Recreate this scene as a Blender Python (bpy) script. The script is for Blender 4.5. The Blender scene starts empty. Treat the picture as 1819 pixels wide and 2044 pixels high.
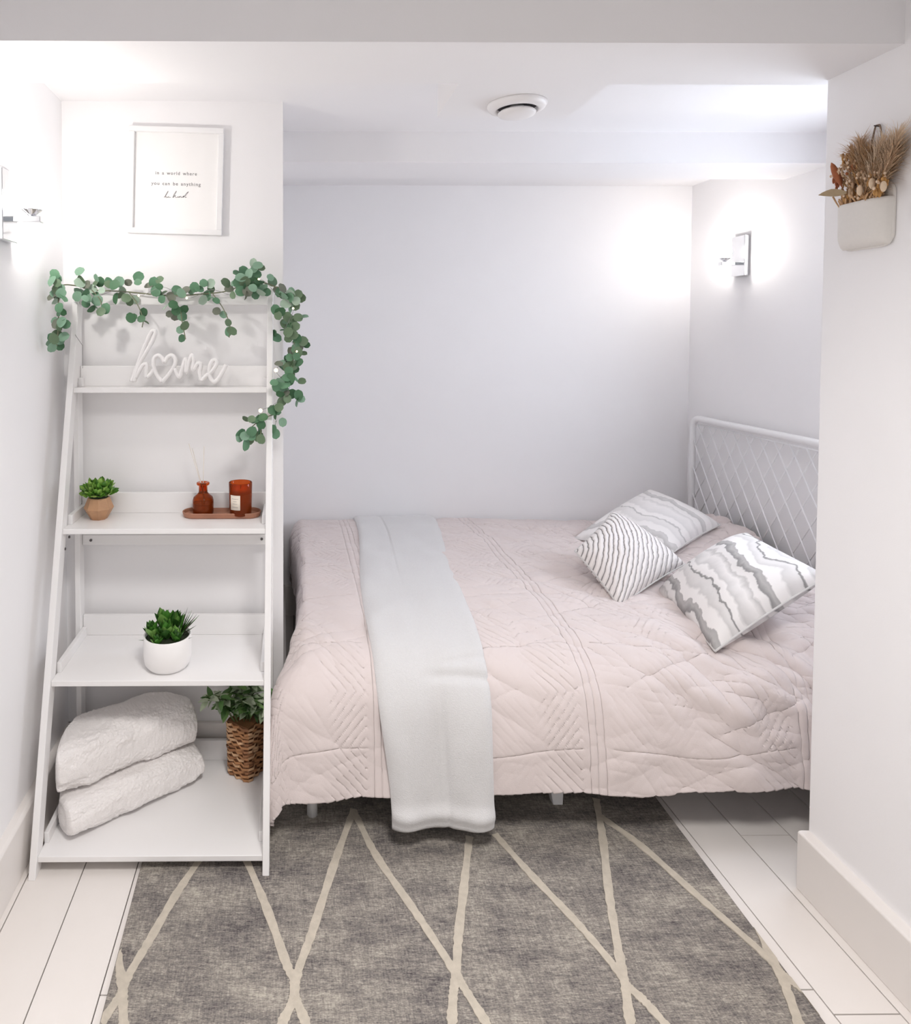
import bpy, math, random
import numpy as np
from mathutils import Vector, Matrix

random.seed(7)
rng = np.random.default_rng(7)
scene = bpy.context.scene
COL = scene.collection

# ------------------------------------------------------------------ camera
FPX, HCAM, CX, CY, YAW, PITCH = 1303.0, 1.5, 594.9, 709.7, 0.0079, 0.0317
W_IMG, H_IMG = 1819.0, 2044.0
cam_data = bpy.data.cameras.new('camera')
cam_data.sensor_fit = 'AUTO'
cam_data.sensor_width = 36.0
cam_data.lens = FPX / H_IMG * 36.0
cam_data.shift_x = (W_IMG / 2 - CX) / H_IMG
cam_data.shift_y = -(H_IMG / 2 - CY) / H_IMG
cam_data.clip_start = 0.05
cam = bpy.data.objects.new('camera', cam_data)
COL.objects.link(cam)
cam.location = (0, 0, HCAM)
cam.rotation_euler = (math.pi / 2 - PITCH, 0, -YAW)
scene.camera = cam

# ------------------------------------------------------------------ world and exposure
world = bpy.data.worlds.new('world')
scene.world = world
world.use_nodes = True
bgn = world.node_tree.nodes['Background']
bgn.inputs[0].default_value = (0.95, 0.97, 1.0, 1)
bgn.inputs[1].default_value = 0.36
vs = scene.view_settings
vs.view_transform = 'Standard'
vs.look = 'None'
vs.exposure = 0.24
vs.gamma = 1.0
vs.use_curve_mapping = False
scene.cycles.use_denoising = True
scene.cycles.caustics_reflective = False
scene.cycles.caustics_refractive = False
scene.cycles.max_bounces = 10
scene.cycles.diffuse_bounces = 6

# unseen overhead fill light, added to brighten floor, rug and bed front
la = bpy.data.lights.new('room_fill_light', 'AREA')
la.shape = 'DISK'
la.size = 0.5
la.energy = 23
la.spread = math.radians(130)
la.color = (1.0, 0.975, 0.95)
lo = bpy.data.objects.new('room_fill_light', la)
COL.objects.link(lo)
lo.location = (0.35, 0.50, 2.44)
SCONCE_L, SCONCE_R = 190.0, 125.0      # emission strength of the two wall lamp globes

WINDOW = 11.5                          # daylight brightness of the alcove window

# ------------------------------------------------------------------ helpers
_fw = np.array([math.sin(YAW) * math.cos(PITCH), math.cos(YAW) * math.cos(PITCH), -math.sin(PITCH)])
_rt = np.array([math.cos(YAW), -math.sin(YAW), 0.0])
_up = np.cross(_rt, _fw)


def at(px, py, X=None, D=None, Z=None):
    """point seen at photo pixel (px,py) lying in a plane X=, D= (depth, world y) or Z="""
    d = _fw + _rt * (px - CX) / FPX - _up * (py - CY) / FPX
    c = np.array([0, 0, HCAM])
    i, v = (0, X) if X is not None else ((1, D) if D is not None else (2, Z))
    p = c + d * (v - c[i]) / d[i]
    return Vector(p.tolist())


def tag(o, label=None, cat=None, group=None, kind=None):
    if label: o['label'] = label
    if cat: o['category'] = cat
    if group: o['group'] = group
    if kind: o['kind'] = kind
    return o


def adopt(o, parent):
    if parent is not None:
        o.parent = parent
        l = parent.location.copy()
        if parent.type != 'EMPTY' and parent.parent is not None:
            l = Vector((0, 0, 0))
        o.matrix_parent_inverse = Matrix.Translation(-l) if parent.type == 'EMPTY' else Matrix()
    return o


def empty(name, loc, label, cat, group=None):
    o = bpy.data.objects.new(name, None)
    o.empty_display_size = 0.05
    COL.objects.link(o)
    o.location = loc
    return tag(o, label, cat, group)


class MB:
    def __init__(self):
        self.v, self.f = [], []

    def add(self, vs_, fs):
        b = len(self.v)
        self.v += [tuple(p) for p in vs_]
        self.f += [tuple(b + i for i in q) for q in fs]
        return self

    def box(self, x0, x1, y0, y1, z0, z1):
        return self.hexa([(x0, y0, z0), (x1, y0, z0), (x1, y1, z0), (x0, y1, z0),
                          (x0, y0, z1), (x1, y0, z1), (x1, y1, z1), (x0, y1, z1)])

    def hexa(self, p):
        return self.add(p, [(3, 2, 1, 0), (4, 5, 6, 7), (0, 1, 5, 4), (1, 2, 6, 5), (2, 3, 7, 6), (3, 0, 4, 7)])

    def tube(self, path, r, n=8, r2=None, flat=None, closed=False):
        """round (or elliptical) tube along a polyline. r may be a list. flat=(dir, k): squash along dir"""
        P = [Vector(p) for p in path]
        m = len(P)
        rs = r if isinstance(r, (list, tuple)) else [r] * m
        vs_, fs = [], []
        up = Vector((0.13, 0.27, 0.95))
        prev = None
        for i, p in enumerate(P):
            if closed:
                t = P[(i + 1) % m] - P[i - 1]
            else:
                t = P[min(i + 1, m - 1)] - P[max(i - 1, 0)]
            if t.length < 1e-9: t = Vector((0, 0, 1))
            t.normalize()
            a = (prev - t * prev.dot(t)) if prev is not None else (up - t * up.dot(t))
            if a.length < 1e-4: a = Vector((1, 0, 0)) - t * t.x
            a.normalize()
            prev = a
            b = t.cross(a)
            for k in range(n):
                an = 2 * math.pi * k / n
                off = (a * math.cos(an) + b * math.sin(an)) * rs[i]
                if flat is not None:
                    fd, fk = flat
                    off = off + fd * (off.dot(fd) * (fk - 1))
                vs_.append(p + off)
        mm = m if closed else m - 1
        for i in range(mm):
            j = (i + 1) % m
            for k in range(n):
                k2 = (k + 1) % n
                fs.append((i * n + k, i * n + k2, j * n + k2, j * n + k))
        if not closed:
            fs.append(tuple(range(n - 1, -1, -1)))
            fs.append(tuple((m - 1) * n + k for k in range(n)))
        return self.add(vs_, fs)

    def lathe(self, prof, c=(0, 0, 0), n=32, M=None, sx=1, sy=1, capb=True, capt=True, ph=0.0):
        """prof: list of (radius, z)"""
        vs_, fs = [], []
        c = Vector(c)
        for r, z in prof:
            for k in range(n):
                a = 2 * math.pi * (k + ph) / n
                p = Vector((r * math.cos(a) * sx, r * math.sin(a) * sy, z))
                if M is not None: p = M @ p
                vs_.append(p + c)
        m = len(prof)
        for i in range(m - 1):
            for k in range(n):
                k2 = (k + 1) % n
                fs.append((i * n + k, i * n + k2, (i + 1) * n + k2, (i + 1) * n + k))
        if capb: fs.append(tuple(range(n - 1, -1, -1)))
        if capt: fs.append(tuple((m - 1) * n + k for k in range(n)))
        return self.add(vs_, fs)

    def ball(self, c, r, n=12, m=8, sc=(1, 1, 1), M=None):
        prof = [(max(1e-4, r * math.sin(math.pi * i / m)), -r * math.cos(math.pi * i / m)) for i in range(m + 1)]
        vs_, fs = [], []
        for q, z in prof:
            for k in range(n):
                a = 2 * math.pi * k / n
                p = Vector((q * math.cos(a) * sc[0], q * math.sin(a) * sc[1], z * sc[2]))
                if M is not None: p = M @ p
                vs_.append(p + Vector(c))
        for i in range(m):
            for k in range(n):
                k2 = (k + 1) % n
                fs.append((i * n + k, i * n + k2, (i + 1) * n + k2, (i + 1) * n + k))
        return self.add(vs_, fs)

    def prism(self, poly, lo_, hi, axis=1):
        """poly: 2-D outline in the two other axes (kept in order); extruded lo_..hi along axis"""
        n = len(poly)

        def P(a, b, c):
            return {0: (c, a, b), 1: (a, c, b), 2: (a, b, c)}[axis]
        vs_ = [P(a, b, lo_) for a, b in poly] + [P(a, b, hi) for a, b in poly]
        fs = [tuple(range(n - 1, -1, -1)), tuple(range(n, 2 * n))]
        for i in range(n):
            j = (i + 1) % n
            fs.append((i, j, n + j, n + i))
        return self.add(vs_, fs)

    def mesh(self, name, smooth=False, fix=True):
        me = bpy.data.meshes.new(name)
        me.from_pydata(self.v, [], self.f)
        if fix:
            import bmesh
            bm = bmesh.new(); bm.from_mesh(me)
            bmesh.ops.recalc_face_normals(bm, faces=bm.faces)
            bm.to_mesh(me); bm.free()
        if smooth:
            me.polygons.foreach_set('use_smooth', [True] * len(me.polygons))
        return me

    def build(self, name, mat, parent=None, smooth=False, bevel=0.0, seg=2, fix=True):
        me = self.mesh(name, smooth, fix)
        return link(name, me, mat, parent, bevel, seg)


def link(name, me, mat, parent=None, bevel=0.0, seg=2):
    if mat is not None and len(me.materials) == 0:
        me.materials.append(mat)
    o = bpy.data.objects.new(name, me)
    COL.objects.link(o)
    adopt(o, parent)
    if bevel > 0:
        m = o.modifiers.new('bevel', 'BEVEL')
        m.width = bevel; m.segments = seg; m.limit_method = 'ANGLE'; m.angle_limit = math.radians(40)
        me.polygons.foreach_set('use_smooth', [True] * len(me.polygons))
        w = o.modifiers.new('normals', 'WEIGHTED_NORMAL')
        w.keep_sharp = True
    return o


def grid_mesh(name, P, mat, parent=None, uv=None, closed=False):
    """P: (n,m,3) numpy grid -> smooth quad mesh"""
    n, m, _ = P.shape
    me = bpy.data.meshes.new(name)
    idx = np.arange(n * m).reshape(n, m)
    q = np.stack([idx[:-1, :-1], idx[1:, :-1], idx[1:, 1:], idx[:-1, 1:]], -1).reshape(-1, 4)
    me.vertices.add(n * m)
    me.vertices.foreach_set('co', P.reshape(-1).astype(np.float32))
    me.loops.add(len(q) * 4)
    me.loops.foreach_set('vertex_index', q.reshape(-1).astype(np.int32))
    me.polygons.add(len(q))
    me.polygons.foreach_set('loop_start', (np.arange(len(q)) * 4).astype(np.int32))
    me.polygons.foreach_set('use_smooth', np.ones(len(q), bool))
    me.update(calc_edges=True)
    if uv is not None:
        l = me.uv_layers.new(name='uv')
        l.data.foreach_set('uv', uv.reshape(-1, 2)[q.reshape(-1)].reshape(-1).astype(np.float32))
    me.validate()
    return link(name, me, mat, parent)


def spline(pts, n=8, closed=False):
    """Catmull-Rom through points (tuples of any length)"""
    P = [np.array(p, float) for p in pts]
    m = len(P)
    out = []
    rngi = range(m) if closed else range(m - 1)
    for i in rngi:
        p0 = P[(i - 1) % m] if (closed or i > 0) else 2 * P[0] - P[1]
        p1 = P[i]; p2 = P[(i + 1) % m]
        p3 = P[(i + 2) % m] if (closed or i + 2 < m) else 2 * P[-1] - P[-2]
        for k in range(n):
            t = k / n
            out.append(0.5 * ((2 * p1) + (-p0 + p2) * t + (2 * p0 - 5 * p1 + 4 * p2 - p3) * t * t + (-p0 + 3 * p1 - 3 * p2 + p3) * t ** 3))
    if not closed: out.append(P[-1])
    return [tuple(o) for o in out]


def vnoise(x, y, seed=0):
    """smooth value noise in numpy, about -1..1"""
    r = np.random.default_rng(seed)
    T = r.uniform(-1, 1, (64, 64))
    xi = np.floor(x).astype(int); yi = np.floor(y).astype(int)
    fx = x - xi; fy = y - yi
    fx = fx * fx * fx * (fx * (fx * 6 - 15) + 10); fy = fy * fy * fy * (fy * (fy * 6 - 15) + 10)
    g = lambda a, b: T[a % 64, b % 64]
    return ((g(xi, yi) * (1 - fx) + g(xi + 1, yi) * fx) * (1 - fy) + (g(xi, yi + 1) * (1 - fx) + g(xi + 1, yi + 1) * fx) * fy)


def sstep(a, b, x):
    t = np.clip((x - a) / (b - a), 0, 1)
    return t * t * (3 - 2 * t)


def gnormals(P):
    du = np.gradient(P, axis=0); dv = np.gradient(P, axis=1)
    n = np.cross(du, dv)
    return n / (np.linalg.norm(n, axis=-1, keepdims=True) + 1e-12)


# ------------------------------------------------------------------ materials
def material(name, col, rough=0.5, metal=0.0, var=0.0, vscale=20.0, bump=0.0, bscale=200.0, **kw):
    m = bpy.data.materials.new(name)
    m.use_nodes = True
    nt = m.node_tree
    b = nt.nodes['Principled BSDF']
    b.inputs['Base Color'].default_value = (*col, 1)
    b.inputs['Roughness'].default_value = rough
    b.inputs['Metallic'].default_value = metal
    for k, v in kw.items():
        b.inputs[k].default_value = v
    tc = nt.nodes.new('ShaderNodeTexCoord')
    if var > 0:
        nz = nt.nodes.new('ShaderNodeTexNoise')
        nz.inputs['Scale'].default_value = vscale
        nz.inputs['Detail'].default_value = 4
        nt.links.new(tc.outputs['Object'], nz.inputs['Vector'])
        mx = nt.nodes.new('ShaderNodeMix'); mx.data_type = 'RGBA'
        mx.inputs['A'].default_value = (*[c * (1 - var) for c in col], 1)
        mx.inputs['B'].default_value = (*[min(1, c * (1 + var)) for c in col], 1)
        nt.links.new(nz.outputs['Fac'], mx.inputs['Factor'])
        nt.links.new(mx.outputs['Result'], b.inputs['Base Color'])
    if bump > 0:
        nb = nt.nodes.new('ShaderNodeTexNoise')
        nb.inputs['Scale'].default_value = bscale
        nb.inputs['Detail'].default_value = 3
        nt.links.new(tc.outputs['Object'], nb.inputs['Vector'])
        bp = nt.nodes.new('ShaderNodeBump')
        bp.inputs['Strength'].default_value = bump
        bp.inputs['Distance'].default_value = 0.002
        nt.links.new(nb.outputs['Fac'], bp.inputs['Height'])
        nt.links.new(bp.outputs['Normal'], b.inputs['Normal'])
    return m


def emission(name, col, strength):
    m = bpy.data.materials.new(name)
    m.use_nodes = True
    nt = m.node_tree
    nt.nodes.remove(nt.nodes['Principled BSDF'])
    e = nt.nodes.new('ShaderNodeEmission')
    e.inputs[0].default_value = (*col, 1); e.inputs[1].default_value = strength
    nt.links.new(e.outputs[0], nt.nodes['Material Output'].inputs[0])
    return m


WALLC = (0.875, 0.862, 0.866)
M_wall = material('wall_paint', WALLC, 0.75, var=0.012, vscale=6, bump=0.06, bscale=350)
M_ceil = material('ceiling_paint', (0.84, 0.825, 0.83), 0.8, var=0.012, vscale=6, bump=0.06, bscale=350)
M_trim = material('white_trim_paint', (0.78, 0.74, 0.71), 0.4, var=0.01, vscale=8)
M_plank = material('white_plank', (0.78, 0.735, 0.70), 0.42, var=0.03, vscale=9, bump=0.05, bscale=120)
M_joint = material('dark_plank_joint', (0.10, 0.09, 0.085), 0.9, var=0.1)
M_shelf = material('white_lacquer', (0.84, 0.825, 0.82), 0.35, var=0.008, vscale=10)
M_steel = material('white_steel', (0.86, 0.855, 0.86), 0.3, var=0.006, vscale=10)
M_screw = material('dark_screw', (0.12, 0.11, 0.11), 0.5, metal=0.6, var=0.1)
M_chrome = material('chrome', (0.82, 0.83, 0.85), 0.08, metal=1.0, var=0.02, vscale=30)
M_white = material('white_plastic', (0.84, 0.82, 0.82), 0.4, var=0.01)
M_dark = material('dark_gap', (0.05, 0.045, 0.05), 0.9, var=0.1)

# ------------------------------------------------------------------ room shell
XL, XLB, DB, XC, DK, XR = -0.779, -0.7505, 2.229, -0.033, 3.462, 2.114
ZC, B1, B2, ZB, ZS, S1, S2 = 2.2865, 2.549, 2.813, 2.168, 2.164, 1.501, 1.747
XW, DW, XWB = 1.397, 1.7167, 1.366
D1, D2, DD, BH, DN = 0.441, 0.8395, 2.0095, 0.160, -0.9
XC2 = -0.055                                  # far end of the jog's side (out of square)
ZN = 2.46                                     # ceiling of the nearer room


def struct(name, mb, mat, label, bevel=0.0, cat='structure'):
    o = mb.build(name, mat, None, bevel=bevel)
    tag(o, label, cat, kind='structure')
    return o


struct('wall_left', MB().box(XL - 0.12, XL, DN, DB + 0.02, 0, ZN), M_wall, 'white wall on the left behind the ladder shelf and sconce', cat='wall')
jog = MB().prism([(XL - 0.12, DB), (XC, DB), (XC2, DK + 0.1), (XL - 0.12, DK + 0.1)], 0, ZC + 0.02, axis=2)
struct('wall_back_left', jog, M_wall, 'white wall jutting out behind the ladder shelf, with the framed print', cat='wall')
struct('wall_back', MB().box(XC2 - 0.03, XR + 0.12, DK, DK + 0.12, 0, ZC + 0.02), M_wall, 'pale wall behind the bed at the back of the alcove', cat='wall')
struct('wall_right', MB().box(XR, XR + 0.12, DW - 0.12, DK + 0.02, 0, ZC + 0.02), M_wall, 'alcove side wall behind the headboard, carrying the right sconce', cat='wall')
nearwall = MB().prism([(XW, DN), (XR + 0.12, DN), (XR + 0.12, DW - 0.10), (XR, DW - 0.10), (XR, DW), (XW, DW)], 0, ZN, axis=2)
struct('wall_front_right', nearwall, M_wall, 'white wall end at the right edge, with the flower pocket on it', bevel=0.004, cat='wall')
struct('ceiling', MB().box(XL - 0.1, XR + 0.1, S2 - 0.03, DK + 0.1, ZC, ZC + 0.1), M_ceil, 'white ceiling over the bed alcove', cat='ceiling')
struct('ceiling_near', MB().box(XL - 0.1, XR + 0.1, DN, S1 + 0.02, ZN, ZN + 0.1), M_ceil, 'white ceiling of the nearer room, above the bulkhead', cat='ceiling')
struct('trim_1', MB().box(XL - 0.01, XW + 0.35, S1, S2, ZS, ZN), M_ceil, 'boxed white bulkhead crossing the top of the view', cat='bulkhead')
struct('trim_2', MB().box(D1, D2, S2, DD, ZS, ZC + 0.01), M_ceil, 'boxed ceiling duct that carries the round air vent', cat='bulkhead')
struct('trim_3', MB().box(XC2 - 0.03, XR + 0.01, B1, B2, ZB, ZC + 0.01), M_ceil, 'boxed white beam under the ceiling above the bed', cat='bulkhead')


def baseboard(name, poly, a, b, axis, label, flip=False):
    struct(name, MB().prism(poly, a, b, axis), M_trim, label, bevel=0.003, cat='baseboard')


baseboard('baseboard_left', [(XL - 0.005, 0), (XLB, 0), (XLB, BH - 0.008), (XLB - 0.008, BH), (XL - 0.005, BH)], DN, DB, 1, 'tall white baseboard along the left wall')
baseboard('baseboard_front_right', [(XW + 0.005, 0), (XWB, 0), (XWB, BH - 0.004), (XWB + 0.006, BH), (XW + 0.005, BH)], DN, DW - 0.001, 1, 'tall white baseboard along the right wall end')
baseboard('baseboard_back_left', [(DB + 0.005, 0), (DB - 0.015, 0), (DB - 0.015, BH - 0.004), (DB - 0.011, BH), (DB + 0.005, BH)], XL, XC + 0.014, 0, 'white baseboard behind the ladder shelf')
baseboard('baseboard_back', [(DK + 0.005, 0), (DK - 0.015, 0), (DK - 0.015, BH - 0.004), (DK - 0.011, BH), (DK + 0.005, BH)], XC2, XR, 0, 'white baseboard behind the bed')
jb = MB().prism([(XC - 0.004, DB), (XC + 0.014, DB), (XC2 + 0.014, DK), (XC2 - 0.004, DK)], 0, BH, axis=2)
struct('baseboard_jog', jb, M_trim, 'white baseboard on the side of the jutting wall, left of the bed', bevel=0.003, cat='baseboard')

# daylight window on the alcove wall, behind the right wall end
WD0, WD1, WZ0, WZ1 = 1.82, 2.42, 1.22, 1.86
win = empty('window_1', (XR, (WD0 + WD1) / 2, WZ0), 'small daylight window on the alcove wall, hidden behind the right wall end', 'window')
win['kind'] = 'structure'
M_sky = emission('window_daylight', (0.80, 0.88, 1.0), WINDOW)
MB().box(XR - 0.006, XR - 0.002, WD0 + 0.03, WD1 - 0.03, WZ0 + 0.03, WZ1 - 0.03).build('pane', M_sky, win)
for b_ in ((WD0, WD1, WZ0, WZ0 + 0.035), (WD0, WD1, WZ1 - 0.035, WZ1), (WD0, WD0 + 0.035, WZ0 + 0.035, WZ1 - 0.035), (WD1 - 0.035, WD1, WZ0 + 0.035, WZ1 - 0.035), ((WD0 + WD1) / 2 - 0.012, (WD0 + WD1) / 2 + 0.012, WZ0 + 0.035, WZ1 - 0.035)):
    MB().box(XR - 0.03, XR, *b_).build('window_frame', M_trim, win, bevel=0.003)

# floor of white planks
floor = struct('floor', MB().box(XL - 0.1, XR + 0.1, DN, DK + 0.1, -0.06, -0.006), M_joint, 'white plank floor with dark joints', cat='floor')
PW = 0.1485
plank_meshes = {}


def plank(x0, x1, d0, d1):
    key = (round(x1 - x0, 4), round(d1 - d0, 4))
    g = 0.0016
    if key not in plank_meshes:
        w, l = x1 - x0 - 2 * g, d1 - d0 - 2 * g
        plank_meshes[key] = MB().box(-w / 2, w / 2, -l / 2, l / 2, -0.03, 0.0).mesh('plank')
        plank_meshes[key].materials.append(M_plank)
    o = bpy.data.objects.new('plank', plank_meshes[key])
    COL.objects.link(o)
    o.location = ((x0 + x1) / 2, (d0 + d1) / 2, 0)
    o.parent = floor


joints = {-1: [1.83], 0: [0.62], 12: [1.385], 13: [1.90, 0.3], 14: [1.2, 2.4]}
k0 = int(math.floor((XL + 0.588) / PW)); k1 = int(math.ceil((XR + 0.588) / PW))
for k in range(k0, k1 + 1):
    a, b = -0.588 + k * PW, -0.588 + (k + 1) * PW
    a, b = max(a, XL), min(b, XR)
    if b - a < 0.01: continue
    js = joints.get(k, [0.35 + ((k * 7) % 5) * 0.42 + 0.25, 2.3 + ((k * 3) % 4) * 0.23])
    js = [DN] + sorted(js) + [DK]
    for d0, d1 in zip(js[:-1], js[1:]):
        plank(a, b, d0, d1)

# ------------------------------------------------------------------ area rug
def rug_material():
    m = bpy.data.materials.new('rug_pile'); m.use_nodes = True
    nt = m.node_tree; b = nt.nodes['Principled BSDF']; b.inputs['Roughness'].default_value = 0.95
    b.inputs['Specular IOR Level'].default_value = 0.1
    tc = nt.nodes.new('ShaderNodeTexCoord')

    def noise(sx, sy, scale, detail=4, rough=0.6):
        mp = nt.nodes.new('ShaderNodeMapping'); mp.inputs['Scale'].default_value = (sx, sy, 1)
        n = nt.nodes.new('ShaderNodeTexNoise'); n.inputs['Scale'].default_value = scale
        n.inputs['Detail'].default_value = detail; n.inputs['Roughness'].default_value = rough
        nt.links.new(tc.outputs['Object'], mp.inputs['Vector']); nt.links.new(mp.outputs[0], n.inputs['Vector'])
        return n

    def math_(op, a, b_):
        n = nt.nodes.new('ShaderNodeMath'); n.operation = op
        for i, v in ((0, a), (1, b_)):
            if isinstance(v, float): n.inputs[i].default_value = v
            else: nt.links.new(v, n.inputs[i])
        return n.outputs[0]
    big = noise(1, 2.2, 5, 5, 0.7); hx = noise(1, 6, 42, 4, 0.75); vx = noise(6, 1, 42, 4, 0.7); fine = noise(1, 3.0, 190, 2, 0.5)
    s = math_('ADD', math_('MULTIPLY', big.outputs['Fac'], 0.33), math_('MULTIPLY', hx.outputs['Fac'], 0.34))
    s = math_('ADD', s, math_('MULTIPLY', vx.outputs['Fac'], 0.22))
    s = math_('ADD', s, math_('MULTIPLY', fine.outputs['Fac'], 0.22))
    r = nt.nodes.new('ShaderNodeValToRGB')
    e = r.color_ramp.elements
    e[0].position = 0.43; e[0].color = (0.075, 0.066, 0.068, 1)
    e[1].position = 0.68; e[1].color = (0.50, 0.455, 0.39, 1)
    for p, c in ((0.51, (0.175, 0.158, 0.15, 1)), (0.57, (0.265, 0.24, 0.213, 1))):
        x = e.new(p); x.color = c
    nt.links.new(s, r.inputs[0]); nt.links.new(r.outputs[0], b.inputs['Base Color'])
    bp = nt.nodes.new('ShaderNodeBump'); bp.inputs['Strength'].default_value = 0.5; bp.inputs['Distance'].default_value = 0.003
    nt.links.new(fine.outputs['Fac'], bp.inputs['Height']); nt.links.new(bp.outputs[0], b.inputs['Normal'])
    return m


M_rug = rug_material()
M_rugline = material('rug_cream_line', (0.50, 0.445, 0.37), 0.95, var=0.22, vscale=60, bump=0.5, bscale=260)
RZ = 0.009
RD0, RD1 = 0.62, 2.42
rug = empty('area_rug', (0.37, 1.5, 0), 'grey woven area rug with cream crossing lines, lying under the bed and shelf', 'rug')
rp = MB().prism([(-0.405, RD0), (1.137, RD0), (1.181, RD1), (-0.440, RD1)], 0.0, RZ, axis=2).build('pile', M_rug, rug, bevel=0.003)


def rugline(pts, crop):
    ox, oy, sc = crop
    P = [at(ox + x / sc, oy + y / sc, Z=RZ) for x, y in pts]
    return [(p.x, p.y) for p in P]


cA, cB = (180, 1560, 2.526), (900, 1560, 2.274)
rug_lines = [
    rugline([(590, 340), (440, 560), (300, 800), (190, 985), (150, 1080), (50, 1223)], cA),
    rugline([(135, 850), (158, 1000), (165, 1080), (168, 1223)], cA),
    rugline([(760, 330), (890, 640), (990, 920), (1030, 1010), (1020, 1110), (965, 1223)], cA),
    rugline([(1330, 140), (1230, 420), (1120, 760), (1045, 970), (1035, 1080), (1090, 1223)], cA),
    rugline([(1330, 150), (1440, 370), (1640, 660), (1819, 930), (1885, 1040), (2000, 1223)], cA),
    rugline([(85, 250), (60, 480), (35, 700), (25, 880), (12, 960), (5, 1100)], cB),
    rugline([(200, 240), (370, 430), (570, 640), (750, 850), (800, 925), (880, 1000), (970, 1100)], cB),
    rugline([(660, 80), (690, 260), (720, 520), (765, 790), (790, 920), (815, 1100)], cB),
    rugline([(680, 160), (860, 290), (1130, 530), (1420, 785), (1500, 870), (1560, 920), (1640, 975), (1735, 1058)], cB),
    rugline([(1400, 670), (1450, 790), (1510, 910), (1580, 1100)], cB),
]
for li, ln in enumerate(rug_lines):
    zl = RZ + 0.0010 + 0.00025 * li
    if ln[-1][1] < 1.42:                       # run on towards the near edge
        (xa, da), (xb, db) = ln[-2], ln[-1]
        t = (0.9 - db) / (db - da)
        x2 = xb + (xb - xa) * t
        ext = [(xb + (x2 - xb) * k / 8, db + (0.9 - db) * k / 8) for k in range(1, 9)]
        ln = spline(ln, 10) + [e_ for e_ in ext if -0.40 < e_[0] < 1.12]
    else:
        ln = spline(ln, 10)
    L, R_ = [], []
    n = len(ln)
    A = np.array(ln)
    T = np.gradient(A, axis=0); T /= np.linalg.norm(T, axis=1, keepdims=True) + 1e-9
    Nn = np.stack([-T[:, 1], T[:, 0]], 1)
    wv = 0.0105 + 0.0022 * vnoise(np.arange(n) * 0.9, np.zeros(n), 5)
    mb = MB()
    vs_ = [];
    for i in range(n):
        for sgn in (1, -1):
            q = A[i] + Nn[i] * wv[i] * sgn
            lim0 = -0.405 - 0.035 * (q[1] - RD0) / (RD1 - RD0); lim1 = 1.137 + 0.044 * (q[1] - RD0) / (RD1 - RD0)
            vs_.append((min(max(q[0], lim0 + .002), lim1 - .002), q[1], zl))
    for i in range(n):
        a, b = vs_[2 * i], vs_[2 * i + 1]
        mb.v += [a, b, (a[0], a[1], RZ - 0.002), (b[0], b[1], RZ - 0.002)]
    for i in range(n - 1):
        o_ = 4 * i
        mb.f += [(o_, o_ + 1, o_ + 5, o_ + 4), (o_, o_ + 4, o_ + 6, o_ + 2), (o_ + 1, o_ + 3, o_ + 7, o_ + 5)]
    mb.build('cream_stripe', M_rugline, rug, smooth=False)

# ------------------------------------------------------------------ bed frame
BED = empty('bed', (1.03, 2.65, 0), 'white steel bed with arched headboard of thin crossed rods', 'bed')
XH = 2.062
HB0, HB1, HBZ, HR = 1.97, 3.335, 1.075, 0.055
hp = [(XH, HB0, 0.0), (XH, HB0, HBZ - HR)]
hp += [(XH, HB0 + HR - HR * math.cos(a), HBZ - HR + HR * math.sin(a)) for a in np.linspace(0.2, math.pi / 2, 6)]
hp += [(XH, HB1 - HR + HR * math.sin(a), HBZ - HR + HR * math.cos(a)) for a in np.linspace(0, math.pi / 2, 7)]
hp += [(XH, HB1, 0.0)]
MB().tube(hp, 0.0155, 14).build('headboard_rail', M_steel, BED, smooth=True)
MB().tube([(XH, HB0, 0.40), (XH, HB1, 0.40)], 0.009, 10).build('lower_rail', M_steel, BED, smooth=True)
MB().tube([(XH, HB0 + 0.03, HBZ - 0.03), (XH, HB1 - 0.03, HBZ - 0.03)], 0.004, 8).build('upper_rod', M_steel, BED, smooth=True)
rod_top, rod_bot = HBZ - 0.03, 0.40
sp = 0.088
run = 0.42
for sgn in (1, -1):
    off = HB0 - run
    while off < HB1 + run:
        # a rod runs from (off, bottom) to (off + sgn*run, top), clipped to the frame
        a, b = (off, rod_bot), (off + sgn * run, rod_top)
        lo_, hi_ = HB0 + 0.006, HB1 - 0.006
        t0, t1 = 0.0, 1.0
        dx = b[0] - a[0]
        ta, tb = (lo_ - a[0]) / dx, (hi_ - a[0]) / dx
        t0, t1 = max(t0, min(ta, tb)), min(t1, max(ta, tb))
        if t1 - t0 > 0.06:
            p = lambda t: (XH + (-0.003 if sgn > 0 else 0.003), a[0] + dx * t, a[1] + (b[1] - a[1]) * t)
            MB().tube([p(t0), p(t1)], 0.0030, 6).build('rod', M_steel, BED, smooth=True)
        off += sp
for (x, y) in ((0.06, 1.985), (0.06, 3.38)):
    MB().tube([(x, y, 0.0), (x, y, 0.20)], [0.0165, 0.0165], 14).build('leg', M_steel, BED, smooth=True)
ml = MB().hexa([(0.828, 2.02, 0), (0.858, 2.02, 0), (0.858, 2.05, 0), (0.828, 2.05, 0),
                (0.795, 2.01, 0.17), (0.86, 2.01, 0.17), (0.86, 2.06, 0.17), (0.795, 2.06, 0.17)])
ml.build('leg', M_steel, BED, bevel=0.003)
MB().hexa([(0.828, 3.3, 0), (0.858, 3.3, 0), (0.858, 3.33, 0), (0.828, 3.33, 0),
           (0.795, 3.29, 0.17), (0.86, 3.29, 0.17), (0.86, 3.34, 0.17), (0.795, 3.34, 0.17)]).build('leg', M_steel, BED, bevel=0.003)
for y in (1.985, 3.38):
    MB().box(0.045, XH, y - 0.012, y + 0.012, 0.155, 0.195).build('side_rail', M_steel, BED, bevel=0.003)
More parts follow.
